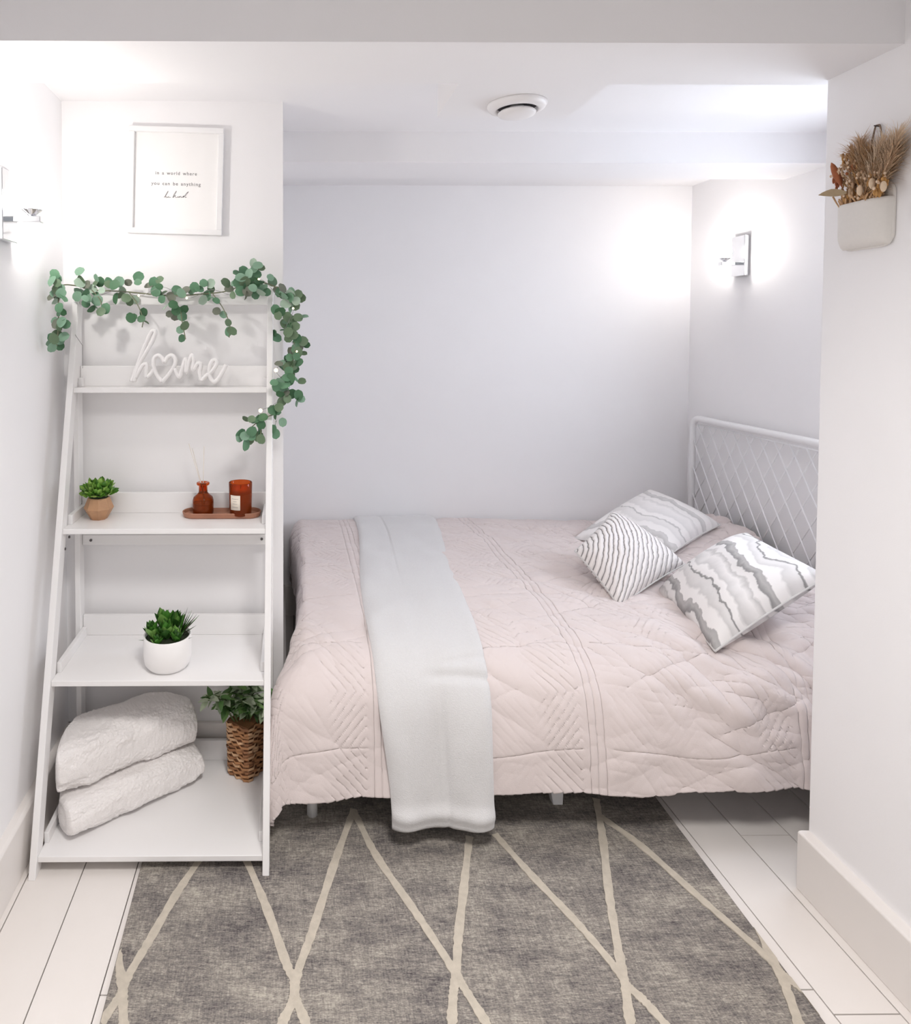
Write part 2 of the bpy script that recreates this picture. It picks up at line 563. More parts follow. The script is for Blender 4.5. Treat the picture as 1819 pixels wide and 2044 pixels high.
MB().box(0.045, 0.075, 1.99, 3.38, 0.155, 0.195).build('foot_rail', M_steel, BED, bevel=0.003)
for i in range(12):
    x = 0.16 + i * 0.165
    MB().box(x, x + 0.07, 1.995, 3.37, 0.178, 0.196).build('slat', M_steel, BED)

M_sheet = material('white_cotton', (0.82, 0.80, 0.80), 0.9, var=0.02, bump=0.2, bscale=300)
mt = MB().box(0.05, 2.035, 1.985, 3.40, 0.197, 0.42).build('mattress', M_sheet, None, bevel=0.05, seg=4)
tag(mt, 'white mattress on the bed frame, hidden beneath the pink duvet', 'mattress')

# ------------------------------------------------------------------ duvet
prof = spline([(3.445, .40), (3.435, .47), (3.40, .505), (3.2, .525), (2.7, .535), (2.3, .532), (2.06, .515), (1.965, .478),
               (1.912, .41), (1.885, .31), (1.87, .20), (1.862, .12), (1.858, .035), (1.856, -.05)], 24)
prof = np.array(prof)
seg = np.r_[0, np.cumsum(np.hypot(*np.diff(prof, axis=0).T))]
ZTOP = 0.52


def bed_surface(a, s):
    """a: cloth coordinate across the bed's length (x, <0 hangs off the foot); s: cloth length from the back wall"""
    D = np.interp(s, seg, prof[:, 0]); Z = np.interp(s, seg, prof[:, 1])
    e = np.maximum(0.0, -a + 0.06)
    X = np.where(a > 0.06, a, 0.06)
    # pillows under the duvet at the head
    pb = sstep(1.50, 1.85, a) * (0.55 + 0.45 * np.cos((D - 3.0) * 2 * math.pi / 0.78)) * sstep(1.93, 2.25, D)
    Z = Z + 0.085 * pb
    Z = Z + 0.012 * np.cos((a - 0.75) * 1.6) * sstep(1.95, 2.2, D)
    # drop at the foot, fanned at the corner
    b = np.maximum(0.0, ZTOP - 0.02 - Z) * sstep(2.15, 1.98, D)
    r = np.hypot(e, b)
    e_eff = e - 0.055 * (1 - np.exp(-e / 0.055))
    hang = np.hypot(e_eff, b)
    cth = np.where(r > 1e-6, e / np.maximum(r, 1e-6), 0)
    Zs = np.where(b > 0, ZTOP - 0.02, Z)
    Zc = Zs - hang
    k = sstep(0, 0.03, e)
    Z2 = Z * (1 - k) + Zc * k
    lat = 0.06 * (1 - np.exp(-e / 0.055))
    X2 = X - lat
    cr = sstep(2.12, 1.93, D) * sstep(0.0, 0.16, e)
    X2 = X2 - 0.062 * cr * np.sqrt(np.clip(cth, 0, 1)) * sstep(0.02, 0.12, r) + 0.03 * sstep(2.1, 2.5, D) * sstep(3.4, 2.9, D) * sstep(0, .06, e)
    D2 = D - 0.012 * cr
    return np.stack([X2, D2, Z2], -1)


def s_at(D=None, Z=None):
    if Z is not None:
        i = np.where(prof[:, 0] < 1.95)[0]
        return float(np.interp(-Z, -prof[i, 1], seg[i]))
    return float(np.interp(-D, -prof[:, 0], seg))


S_HEM = s_at(Z=0.155)
NA, NS = 660, 560
a_ = np.linspace(-0.25, 2.045, NA); s_ = np.linspace(0.0, 1.0, NS)
Ag, Sg = np.meshgrid(a_, s_, indexing='ij')
hemline = S_HEM + 0.008 * np.sin(Ag * 5.1 + 1.0) + 0.004 * np.sin(Ag * 11 + 2) - 0.02 * sstep(0.9, 1.3, Ag)
Sg = Sg * hemline
P = bed_surface(Ag, Sg)
N = gnormals(P)
if N[NA // 2, NS // 3, 2] < 0: N = -N
# quilted pattern: bands of stripes and nested diamonds / chevrons
band = ((Ag - 0.24) % 0.63)
w_ = Sg + 0.015 * np.sin(Ag * 9)


def groove(d, wd):
    return np.exp(-(d / wd) ** 2)


q = np.zeros_like(Ag)
for c in (0.0, 0.022, 0.044):
    q += groove(np.minimum(np.abs(band - c), 0.63 - np.abs(band - c)), 0.0045)
inband = sstep(0.06, 0.075, band) * sstep(0.62, 0.605, band)
cell = 0.30
fu = np.abs(((band - 0.065) / 0.27) % 1.0 - 0.5) * 2
fv = np.abs((w_ / cell) % 1.0 - 0.5) * 2
g = fu + fv
ring = np.abs((g * 5.0) % 1.0 - 0.5) * 2
blank = sstep(0.15, 0.25, g) * (0.35 + 0.65 * sstep(-0.2, 0.4, vnoise(band * 7, w_ * 5, 11)))
q += inband * blank * sstep(0.62, 0.95, ring) * 0.8
edge = np.abs(fv - 1.0) * cell / 2
q += inband * groove(edge, 0.004)
# wrinkles
wr = np.zeros_like(Ag)
for i, (ang, fs, fl, amp) in enumerate(((0.5, 13, 3.0, .0080), (-0.35, 19, 4, .0050), (1.0, 24, 6, .0036), (0.15, 36, 10, .0022))):
    ca, sa = math.cos(ang), math.sin(ang)
    u_ = Ag * ca + Sg * sa; v_ = -Ag * sa + Sg * ca
    u_ = u_ + 0.04 * vnoise(Ag * 4, Sg * 4, 20 + i)
    n_ = vnoise(u_ * fl + 3, v_ * fs + 7, 30 + i)
    wr += amp * (np.abs(n_) ** 0.8 * 1.6 - 0.5)
wmask = 0.25 + 0.75 * sstep(0.7, 1.3, Ag) * sstep(0.1, 0.4, Sg) * (0.6 + 0.4 * vnoise(Ag * 3, Sg * 3, 41))
wmask = wmask * (1 - 0.55 * sstep(1.55, 1.7, Sg))
puff = 0.006 * vnoise(Ag * 5, Sg * 5, 50) + 0.004 * vnoise(Ag * 11, Sg * 9, 51)
# vertical folds of the front drop
drop = sstep(1.50, 1.72, Sg)
folds = drop * (0.006 * np.sin(Ag * 17 + 2 * np.sin(Ag * 4)) + 0.006 * vnoise(Ag * 7, Sg * 1.2, 61))
# long diagonal pulls near the right end of the front
pull = sstep(1.0, 1.35, Ag) * sstep(1.15, 1.4, Sg) * sstep(1.8, 1.65, Sg)
folds += pull * 0.009 * np.sin((Ag * 0.75 - Sg * 1.0) * 42 + 1.5 * vnoise(Ag * 5, Sg * 5, 71))
fade = sstep(0, 0.03, Sg)
P = P + N * ((puff + 2.4 * wr * wmask + folds - 0.0024 * q) * fade)[..., None]
P[..., 1] = np.minimum(P[..., 1], DK - 0.004)
P[..., 0] = np.minimum(P[..., 0], XH - 0.022)
P[..., 2] = np.maximum(P[..., 2], 0.03)
M_duvet = material('blush_cotton', (0.67, 0.59, 0.572), 0.9, var=0.03, vscale=7, bump=0.25, bscale=420)
M_duvet.node_tree.nodes['Principled BSDF'].inputs['Sheen Weight'].default_value = 0.25
duvet = grid_mesh('duvet', P, M_duvet)
so = duvet.modifiers.new('thickness', 'SOLIDIFY'); so.thickness = 0.012; so.offset = -1 if N is not None else 1
tag(duvet, 'blush pink quilted duvet covering the whole bed and hanging over its front', 'duvet')

# ------------------------------------------------------------------ throw blanket over the duvet
NT, NSt = 90, 330
s_end = s_at(Z=0.078)
tt, ss = np.meshgrid(np.linspace(0, 1, NT), np.linspace(0.03, s_end, NSt), indexing='ij')
Dd = np.interp(ss, seg, prof[:, 0])
le = 0.315 - 0.068 * sstep(3.5, 1.9, Dd) + 0.010 * np.sin(ss * 4) + 0.03 * sstep(1.6, 2.0, ss)
ri = 0.735 - 0.15 * sstep(3.5, 1.9, Dd) + 0.008 * np.sin(ss * 5 + 1) + 0.006 * sstep(1.7, 2.0, ss)
At = le + (ri - le) * tt
Pt = bed_surface(At, ss)
Nt = gnormals(Pt)
if Nt[NT // 2, NSt // 3, 2] < 0: Nt = -Nt
roundE = (1 - np.clip(np.abs(tt - 0.5) * 2, 0, 1) ** 14)
crease = 0.010 * groove(ss - 1.60 - 0.05 * (tt - .6) ** 2, 0.012) * sstep(0.35, 0.6, tt) + 0.006 * groove(ss - 1.575 + 0.06 * (tt - .5), 0.01) * sstep(0.5, 0.7, tt)
wt = 0.006 * vnoise(tt * 3 + 2, ss * 2.2, 81) + 0.004 * vnoise(tt * 6, ss * 7, 82)
fold_line = -0.004 * groove(tt - (0.30 + 0.10 * ss), 0.012) * sstep(1.2, 0.9, ss)
vfold = sstep(1.6, 1.8, ss) * (0.009 * np.sin(tt * 9 + 0.5) - 0.005 * groove(tt - 0.56, 0.03))
hem_roll = 0.012 * groove(ss - (s_end - 0.035), 0.02)
thick = 0.006 + 0.013 * roundE
Tn = Pt + Nt * (0.012 + thick + wt + vfold - crease + fold_line + hem_roll)[..., None]
Bn = Pt + Nt * (0.012 + vfold - 0.002)[..., None]
Tn[..., 1] = np.minimum(Tn[..., 1], DK - 0.004); Bn[..., 1] = np.minimum(Bn[..., 1], DK - 0.004)
# closed strip: go over the top then back underneath, end joined by a rounded lip
lip = (Tn[:, -1] + Bn[:, -1]) / 2 + np.array([0, 0, -0.010])
full = np.concatenate([Tn, lip[:, None], Bn[:, ::-1]], axis=1)
sides0 = full
uvt = np.stack(np.meshgrid(np.linspace(0, 1, NT), np.linspace(0, 1, full.shape[1]), indexing='ij'), -1)
M_throw = material('grey_plush', (0.64, 0.63, 0.63), 0.95, var=0.05, vscale=160, bump=0.7, bscale=330)
M_throw.node_tree.nodes['Principled BSDF'].inputs['Sheen Weight'].default_value = 0.4
full = np.concatenate([full[:1] * 0 + (Bn[:1, :].repeat(1, 0)[:, np.r_[0:NSt, NSt - 1, NSt - 1:-1:-1]]), full, (Bn[-1:, :])[:, np.r_[0:NSt, NSt - 1, NSt - 1:-1:-1]]], axis=0)
throw = grid_mesh('throw_blanket', full, M_throw)
tag(throw, 'light grey plush throw folded lengthwise across the pink duvet', 'blanket')

# ------------------------------------------------------------------ cushions
def cushion_material(kind):
    m = bpy.data.materials.new('cushion_' + kind); m.use_nodes = True
    nt = m.node_tree; b = nt.nodes['Principled BSDF']; b.inputs['Roughness'].default_value = 0.85
    tc = nt.nodes.new('ShaderNodeTexCoord')
    sep = nt.nodes.new('ShaderNodeSeparateXYZ'); nt.links.new(tc.outputs['UV'], sep.inputs[0])

    def M(op, a, b_=0.0, c=None):
        n = nt.nodes.new('ShaderNodeMath'); n.operation = op
        for i, v in enumerate((a, b_) if c is None else (a, b_, c)):
            if isinstance(v, (int, float)): n.inputs[i].default_value = v
            else: nt.links.new(v, n.inputs[i])
        return n.outputs[0]

    def noise(sx, sy, sc, det=3, dist=0.0, off=0.0):
        mp = nt.nodes.new('ShaderNodeMapping'); mp.inputs['Scale'].default_value = (sx, sy, 1); mp.inputs['Location'].default_value = (off, off * .7, off)
        n = nt.nodes.new('ShaderNodeTexNoise'); n.inputs['Scale'].default_value = sc; n.inputs['Detail'].default_value = det
        n.inputs['Distortion'].default_value = dist
        nt.links.new(tc.outputs['UV'], mp.inputs[0]); nt.links.new(mp.outputs[0], n.inputs['Vector'])
        return n.outputs['Fac']
    r = nt.nodes.new('ShaderNodeValToRGB'); e = r.color_ramp.elements
    if kind == 'stripe':
        v = M('ADD', sep.outputs[0], sep.outputs[1])
        v = M('ADD', v, M('MULTIPLY', noise(1, 1, 5, 2), 0.10))
        v = M('ADD', v, M('MULTIPLY', noise(1, 1, 18, 2), 0.035))
        f = M('FRACT', M('MULTIPLY', v, 11.0))
        e[0].position = 0.0; e[0].color = (0.30, 0.28, 0.27, 1)
        e[1].position = 1.0; e[1].color = (0.74, 0.70, 0.69, 1)
        x = e.new(0.16); x.color = (0.34, 0.32, 0.31, 1)
        x = e.new(0.22); x.color = (0.80, 0.76, 0.74, 1)
        x = e.new(0.6); x.color = (0.84, 0.80, 0.78, 1)
        nt.links.new(f, r.inputs[0])
        bp = nt.nodes.new('ShaderNodeBump'); bp.inputs['Strength'].default_value = 0.8; bp.inputs['Distance'].default_value = 0.006
        nt.links.new(M('SINE', M('MULTIPLY', f, 3.1416)), bp.inputs['Height']); nt.links.new(bp.outputs[0], b.inputs['Normal'])
    else:
        off = 0.0 if kind == 'marble_front' else 4.3
        v = M('ADD', sep.outputs[1], M('MULTIPLY', M('SUBTRACT', noise(1.5, 0.8, 2.2, 2, 0.2, off), 0.5), 0.34))
        v = M('ADD', v, M('MULTIPLY', M('SUBTRACT', noise(2.2, 1.2, 9.0, 3, 0.3, off + 1), 0.5), 0.07))
        v = M('ADD', v, M('MULTIPLY', sep.outputs[0], 0.12))
        f = M('FRACT', M('MULTIPLY', v, 1.75 if kind == 'marble_front' else 1.5))
        c = [(0.0, .80), (.07, .56), (.10, .80), (.18, .78), (.20, .28), (.235, .36), (.27, .46), (.31, .42), (.325, .84), (.46, .82), (.50, .62), (.60, .72), (.64, .70), (.655, .26), (.675, .34), (.69, .80), (.78, .84), (.82, .60), (.90, .70), (1.0, .80)]
        k_ = 1.0 if kind == 'marble_front' else 0.55
        c = [(p_, .82 - (.82 - g_) * k_) for p_, g_ in c]
        e[0].position, e[0].color = c[0][0], (c[0][1], c[0][1] * .965, c[0][1] * .95, 1)
        e[1].position, e[1].color = 1.0, (.82, .79, .78, 1)
        for p_, g_ in c[1:-1]:
            x = e.new(p_); x.color = (g_, g_ * .965, g_ * .95, 1)
        nt.links.new(f, r.inputs[0])
    nt.links.new(r.outputs[0], b.inputs['Base Color'])
    return m


def cushion(name, corners, T, mat, label, bulge=0.45, piping=None):
    n = 56
    u, v = np.meshgrid(np.linspace(-1, 1, n), np.linspace(-1, 1, n), indexing='ij')
    TL, TR, BR, BL = [np.array(c) for c in corners]
    uu = u * (1 - 0.05 * (1 - v ** 2)); vv = v * (1 - 0.05 * (1 - u ** 2))
    B_ = lambda uu, vv: ((1 - uu)[..., None] * ((1 + vv)[..., None] * TL + (1 - vv)[..., None] * BL) + (1 + uu)[..., None] * ((1 + vv)[..., None] * TR + (1 - vv)[..., None] * BR)) / 4
    base = B_(uu, vv)
    nn = np.cross(TR - BL, TL - BR); nn /= np.linalg.norm(nn)
    if nn[2] < 0: nn = -nn
    t = T * (np.clip((1 - u ** 2), 0, 1) * np.clip((1 - v ** 2), 0, 1)) ** bulge
    wob = 0.004 * vnoise(u * 3 + 5, v * 3, hash(label) % 97) * (1 - np.maximum(abs(u), abs(v)) ** 4)
    front = base + nn * (t * 0.62 + wob + 0.001)[..., None]
    back = base - nn * (t * 0.38 + 0.001)[..., None]
    uv = np.stack([u * .5 + .5, v * .5 + .5], -1)
    P = np.concatenate([front, back[::-1]], axis=0)
    UV = np.concatenate([uv, uv[::-1]], axis=0)
    o = grid_mesh(name, P, mat, None, UV)
    tag(o, label, 'cushion')
    if piping:
        ring = []
        for k in range(n): ring.append(base[k, 0])
        for k in range(1, n): ring.append(base[-1, k])
        for k in range(n - 2, -1, -1): ring.append(base[k, -1])
        for k in range(n - 2, 0, -1): ring.append(base[0, k])
        MB().tube([tuple(p) for p in ring], 0.0035, 6, closed=True).build('seam_edge', piping, o, smooth=True)
    return o


V3 = lambda p: (p.x, p.y, p.z)
M_seam = material('cushion_seam', (0.62, 0.60, 0.59), 0.9, var=0.03)
cA_ = [V3(at(1298, 978, D=3.21)), V3(at(1438, 1048, D=2.90)), V3(at(1345, 1102, D=2.70)), V3(at(1145, 1076, D=2.98))]
cB_ = [V3(at(1222, 1022, D=2.66)), V3(at(1368, 1126, D=2.46)), V3(at(1236, 1212, D=2.26)), V3(at(1148, 1100, D=2.47))]
cC_ = [V3(at(1490, 1064, D=2.39)), V3(at(1655, 1150, D=1.99)), V3(at(1428, 1300, D=1.99)), V3(at(1309, 1186, D=2.40))]
cushion('cushion', cA_, 0.15, cushion_material('marble_back'), 'white and grey marbled cushion at the back, nearest the wall corner', piping=M_seam)
cushion('cushion', cB_, 0.15, cushion_material('stripe'), 'white cushion with thin wavy grey pleated stripes, leaning on a marbled one', piping=M_seam)
cushion('cushion', cC_, 0.16, cushion_material('marble_front'), 'white and grey marbled cushion in front, cut off by the right wall', piping=M_seam)

# ------------------------------------------------------------------ ladder shelf
LX0, LX1, RX0, RX1 = -0.7284, -0.7085, -0.0845, -0.0655
LAD = empty('ladder_shelf', (-0.397, 1.97, 0), 'tall white ladder shelf with four boards leaning back against the wall', 'shelf')
lean = lambda z: 1.752 + 0.2655 * z - 0.0015 * z * z           # front of the front legs
TOPZ = 1.655
for x0, x1 in ((LX0, LX1), (RX0, RX1)):
    dpt = 0.045
    MB().hexa([(x0, lean(0), 0), (x1, lean(0), 0), (x1, lean(0) + dpt, 0), (x0, lean(0) + dpt, 0),
               (x0, lean(TOPZ), TOPZ), (x1, lean(TOPZ), TOPZ), (x1, lean(TOPZ) + dpt, TOPZ), (x0, lean(TOPZ) + dpt, TOPZ)]
              ).build('front_leg', M_shelf, LAD, bevel=0.002)
    MB().box(x0 + 0.001, x1 - 0.001, 2.158, 2.203, 0, 1.61).build('rear_leg', M_shelf, LAD, bevel=0.002)
SHZ = [0.052, 0.4855, 0.902, 1.3285]
BK = 2.195
for i, z in enumerate(SHZ):
    f0 = lean(z) + 0.006
    MB().box(LX1, RX0, f0, BK, z - 0.016, z).build('shelf_board', M_shelf, LAD, bevel=0.0015)
    MB().box(LX1, RX0, BK - 0.014, BK, z, z + 0.068).build('back_lip', M_shelf, LAD, bevel=0.0015)
    for x0 in (LX1 - 0.001, RX0 - 0.013):
        MB().box(x0, x0 + 0.014, f0 + 0.05, BK - 0.015, z, z + 0.03).build('side_rail', M_shelf, LAD, bevel=0.0015)
MB().box(LX1, RX0, BK - 0.012, BK + 0.003, 0.792, 0.826).build('cross_bar', M_shelf, LAD, bevel=0.0015)
MB().box(LX1, RX0, BK - 0.012, BK + 0.003, 1.60, 1.635).build('cross_bar', M_shelf, LAD, bevel=0.0015)
for x, z in ((-0.68, 0.809), (-0.105, 0.812)):
    MB().tube([(x, BK - 0.0155, z), (x, BK - 0.011, z)], 0.0045, 10).build('screw', M_screw, LAD)
for d, z in ((2.055, 0.86), (2.015, 0.835)):
    MB().tube([(LX1 - 0.002, d, z), (LX1 + 0.002, d, z)], 0.0045, 10).build('screw', M_screw, LAD)

# ------------------------------------------------------------------ towels on the bottom board
M_towel = material('white_terry', (0.83, 0.795, 0.78), 1.0, var=0.03, vscale=300, bump=1.0, bscale=230)
M_towel.node_tree.nodes['Principled BSDF'].inputs['Sheen Weight'].default_value = 0.5


def towel(name, p0, p1, wd, h, z0, label, seed, lift=0.0):
    """soft folded stack: long axis p0->p1 (front bottom edge), wd deep, h high"""
    p0 = np.array(p0); p1 = np.array(p1)
    L = np.linalg.norm(p1 - p0); ax = (p1 - p0) / L; pr_ = np.array([-ax[1], ax[0]])
    nl, nc = 200, 200
    ts = np.linspace(0, 1, nl)
    th = np.linspace(-math.pi / 2, 1.5 * math.pi, nc)
    T_, H_ = np.meshgrid(ts, th, indexing='ij')
    ex = 2 / 3.2
    cs, sn = np.cos(H_), np.sin(H_)
    cw = np.sign(cs) * np.abs(cs) ** ex; ch = np.sign(sn) * np.abs(sn) ** ex
    endr = (1 - np.abs(T_ * 2 - 1) ** 10) ** 0.30
    hh = h * (0.90 + 0.13 * np.sin(T_ * math.pi * 0.9 + 0.3)) * (1 + lift * (T_ - .5))
    # side-folds: shallow grooves where the layers meet
    lay = 0.004 * np.abs(np.sin(H_ * 1.0 * 3 + 0.4)) * (1 if seed else 1)
    W = -cw * (wd / 2) * (0.90 + 0.10 * endr) + wd / 2
    Zz = ch * hh / 2 * (0.86 + 0.14 * endr) + hh / 2
    n1 = 0.006 * vnoise(T_ * 4 + seed, H_ * 1.2, 90 + seed) + 0.0045 * vnoise(T_ * 9, H_ * 3, 93 + seed)
    n1 = n1 + 0.0014 * vnoise(T_ * 62, H_ * 11, 97 + seed) + 0.0010 * vnoise(T_ * 110, H_ * 20, 98 + seed)
    W = W - cw * n1; Zz = Zz + ch * n1
    # a fold along the near face
    fold = 0.010 * np.exp(-((H_ - 3.3) / 0.10) ** 2)
    Tl = (T_ - 0.5) * L + L / 2
    P = np.zeros((nl, nc, 3))
    P[..., 0] = p0[0] + ax[0] * Tl + pr_[0] * W
    P[..., 1] = p0[1] + ax[1] * Tl + pr_[1] * W
    P[..., 2] = z0 + np.maximum(Zz, 0.0)
    c0 = P[0].mean(0); c1 = P[-1].mean(0)
    caps0 = np.stack([c0 + (P[0] - c0) * k + np.array([-ax[0], -ax[1], 0]) * (0.010 * (1 - k * k) + 0.003 * math.cos(k * 22) * k) for k in (0.0, .25, .4, .55, .7, .85)])
    caps1 = np.stack([c1 + (P[-1] - c1) * k + np.array([ax[0], ax[1], 0]) * (0.014 * (1 - k * k) + 0.004 * math.cos(k * 22) * k) for k in (.85, .7, .55, .4, .25, 0.0)])
    P = np.concatenate([caps0, P, caps1])
    lim = LX1 + 0.004                                  # squeezed against the left frame
    P[..., 0] = np.where(P[..., 0] < lim + 0.02, lim + 0.02 * np.exp((P[..., 0] - lim - 0.02) / 0.05), P[..., 0])
    P[..., 1] = np.where(P[..., 1] > BK - 0.04, BK - 0.04 + 0.02 * (1 - np.exp(-(P[..., 1] - BK + 0.04) / 0.05)), P[..., 1])
    o = grid_mesh(name, P, M_towel)
    tag(o, label, 'towel', 'folded towels on the bottom board')
    return o


towel('folded_towel', (-0.628, 1.808), (-0.285, 2.072), 0.17, 0.105, SHZ[0] + 0.001, 'white terry towel lying underneath, flat on the bottom board of the shelf', 0)
towel('folded_towel', (-0.672, 1.838), (-0.312, 2.092), 0.18, 0.148, SHZ[0] + 0.104, 'white terry towel on top of the folded pair, puffed up', 3, lift=0.1)

# ------------------------------------------------------------------ plants and pots
def leaf_mesh(name, L, W, mat, curl=0.15, cup=0.2, n=5, tip=1.0, round_=False):
    """leaf along +y from its base at the origin, facing +z"""
    vs_, fs = [], []
    for i in range(n + 1):
        t = i / n
        if round_: w = W / 2 * math.sqrt(max(0.0, 1 - (2 * t - 1) ** 2)) ** 0.85
        else: w = W / 2 * math.sin(math.pi * min(1, t * 0.93 + 0.05)) ** 0.8 * (1 if t < .5 else 1 - 0.25 * tip * (t - .5) * 2)
        if i == n: w = 0.0004
        if i == 0: w = max(w, W * 0.05)
        y, z = L * t, -curl * L * t * t
        vs_ += [(-w, y, z + cup * w), (0, y, z), (w, y, z + cup * w)]
    for i in range(n):
        a = i * 3
        fs += [(a, a + 1, a + 4, a + 3), (a + 1, a + 2, a + 5, a + 4)]
    me = bpy.data.meshes.new(name)
    me.from_pydata(vs_, [], fs)
    me.polygons.foreach_set('use_smooth', [True] * len(fs))
    me.materials.append(mat)
    return me


def put(name, me, M, parent):
    o = bpy.data.objects.new(name, me)
    COL.objects.link(o)
    o.parent = parent
    o.matrix_parent_inverse = Matrix.Translation(-parent.location)
    o.matrix_basis = M
    return o


def frame_from(loc, ydir, roll=0.0, scale=1.0):
    y = Vector(ydir).normalized()
    ref = Vector((0, 0, 1)) if abs(y.z) < 0.95 else Vector((1, 0, 0))
    x = y.cross(ref).normalized()
    z = x.cross(y)
    R = Matrix((x, y, z)).transposed() @ Matrix.Rotation(roll, 3, 'Y')
    return Matrix.Translation(loc) @ R.to_4x4() @ Matrix.Scale(scale, 4)


def leafmat(name, c, rough=0.45):
    return material(name, c, rough, var=0.25, vscale=60)


# --- rosette plant in a faceted wooden pot (second board from the top)
M_wood = material('pale_wood', (0.47, 0.26, 0.14), 0.55, var=0.22, vscale=40, bump=0.15, bscale=160)
M_soil = material('dark_moss', (0.02, 0.028, 0.012), 0.95, var=0.3, vscale=120)
z0 = SHZ[2]
pc = (-0.632, 2.115)
pl = empty('potted_plant', (*pc, z0), 'small bright green plant in a faceted wooden pot on the second board', 'plant', None)
MB().lathe([(0.026, 0), (0.0475, 0.036), (0.034, 0.070), (0.030, 0.070), (0.030, 0.058)], (*pc, z0), 8, ph=0.3).build('faceted_pot', M_wood, pl)
MB().ball((*pc, z0 + 0.066), 0.030, 14, 8, (1, 1, 0.7)).build('moss', M_soil, pl, smooth=True)
G1 = [leafmat('rosette_leaf_%d' % i, c) for i, c in enumerate([(0.13, 0.30, 0.035), (0.06, 0.18, 0.02), (0.24, 0.42, 0.08)])]
rm = [leaf_mesh('leaf', 0.021, 0.018, m_, -0.35, 0.35, 4) for m_ in G1]
for i in range(190):
    ph = math.pi * 2 * i * 0.618; el = math.acos(1 - 1.15 * (i + .5) / 190)
    d = Vector((math.sin(el) * math.cos(ph), math.sin(el) * math.sin(ph), math.cos(el)))
    r = random.uniform(0.020, 0.044)
    base = Vector((*pc, z0 + 0.082)) + Vector((d.x * r * 1.1, d.y * r * 1.1, d.z * r * 0.85))
    dd = d + Vector((random.uniform(-.5, .5), random.uniform(-.5, .5), random.uniform(-.1, .6)))
    put('leaf', rm[i % 3], frame_from(base, dd, random.uniform(-1, 1), random.uniform(0.8, 1.1)), pl)

# --- succulents in a white bowl pot (third board)
M_ceram = material('white_ceramic', (0.85, 0.83, 0.82), 0.35, var=0.015, vscale=30)
z0 = SHZ[1]
pc = (-0.384, 1.975)
su = empty('potted_succulent', (*pc, z0), 'dark green spiky succulents in a round white pot on the third board', 'plant')
R_ = 0.0725
MB().lathe([(0.045, 0.0), (0.060, 0.004), (0.069, 0.016), (R_, 0.036), (R_, 0.098), (R_ - 0.003, 0.100), (R_ - 0.006, 0.098), (R_ - 0.006, 0.075)], (*pc, z0), 48).build('pot', M_ceram, su, smooth=True)
MB().lathe([(0.067, 0.070), (0.067, 0.088), (0.045, 0.094), (0.01, 0.096)], (*pc, z0), 32).build('soil', M_soil, su, smooth=True)
G2 = [leafmat('succulent_leaf_%d' % i, c, 0.4) for i, c in enumerate([(0.06, 0.20, 0.025), (0.03, 0.10, 0.016), (0.18, 0.36, 0.08), (0.05, 0.045, 0.025)])]
fat = [leaf_mesh('leaf', 0.044, 0.024, m_, -0.25, 0.45, 5) for m_ in G2[:3]]
spike = [leaf_mesh('spiky_leaf', 0.085, 0.011, m_, -0.10, 0.5, 5, tip=2.0) for m_ in (G2[1], G2[3], G2[0])]
for (ox, oy, oz, n, sc, tilt) in ((-0.040, -0.015, 0.088, 20, 1.25, (-.55, -.25)), (0.0, -0.02, 0.088, 26, 1.45, (0, -.25)), (-0.012, 0.02, 0.10, 20, 1.55, (0, .1)),
                                  (0.032, -0.030, 0.084, 18, 1.15, (.3, -.4)), (-0.022, -0.045, 0.082, 14, 0.9, (-.2, -.5)), (0.02, 0.03, 0.10, 16, 1.3, (.2, .2))):
    for i in range(n):
        ph = 2.4 * i; el = 0.15 + 1.05 * (i / n)
        d = Vector((math.sin(el) * math.cos(ph) + tilt[0] * .6, math.sin(el) * math.sin(ph) + tilt[1] * .6, math.cos(el) + .35))
        put('leaf', fat[(i + n) % 3], frame_from(Vector((pc[0] + ox, pc[1] + oy, z0 + oz)), d, random.uniform(-.3, .3), sc * random.uniform(.8, 1.05)), su)
for i in range(20):
    ph = random.uniform(-1.3, 1.5); el = random.uniform(0.15, 1.15)
    d = Vector((math.sin(el) * math.cos(ph), math.sin(el) * math.sin(ph) * .6, math.cos(el)))
    put('spiky_leaf', spike[i % 3], frame_from(Vector((pc[0] + 0.035, pc[1] + 0.005, z0 + 0.09)), d, 0, random.uniform(.7, 1.05)), su)
for sx, dz in ((-1, 0.02), (1, 0.25)):
    put('spiky_leaf', spike[0], frame_from(Vector((pc[0] + sx * 0.045, pc[1] - 0.02, z0 + 0.088)), Vector((sx, -.2, dz)), 0, 0.45), su)

# --- leafy plant in a square woven pot (bottom board)
z0 = SHZ[0]
near = Vector((-0.143, 2.062, 0))
ea, eb = Vector((-0.835, 0.55, 0)).normalized(), Vector((0.55, 0.835, 0)).normalized()
SD = 0.092
cen = near + ea * SD / 2 + eb * SD / 2
bp_ = empty('potted_plant', (cen.x, cen.y, z0), 'leafy green plant in a square brown woven pot on the bottom board', 'plant')
M_wick = [material('woven_%d' % i, c, 0.7, var=0.3, vscale=50, bump=0.3, bscale=120) for i, c in enumerate([(0.40, 0.19, 0.08), (0.27, 0.12, 0.05), (0.60, 0.37, 0.21)])]
core = MB()
HP = 0.178
cor = lambda s, z, k=1.0: [tuple(cen + (ea * a + eb * b) * SD / 2 * s * k + Vector((0, 0, z0 + z))) for a, b in ((-1, -1), (1, -1), (1, 1), (-1, 1))]
core.hexa(cor(0.86, 0.0) + cor(0.92, HP))
core.build('pot_core', M_wick[1], bp_)
rows, cols = 15, 3
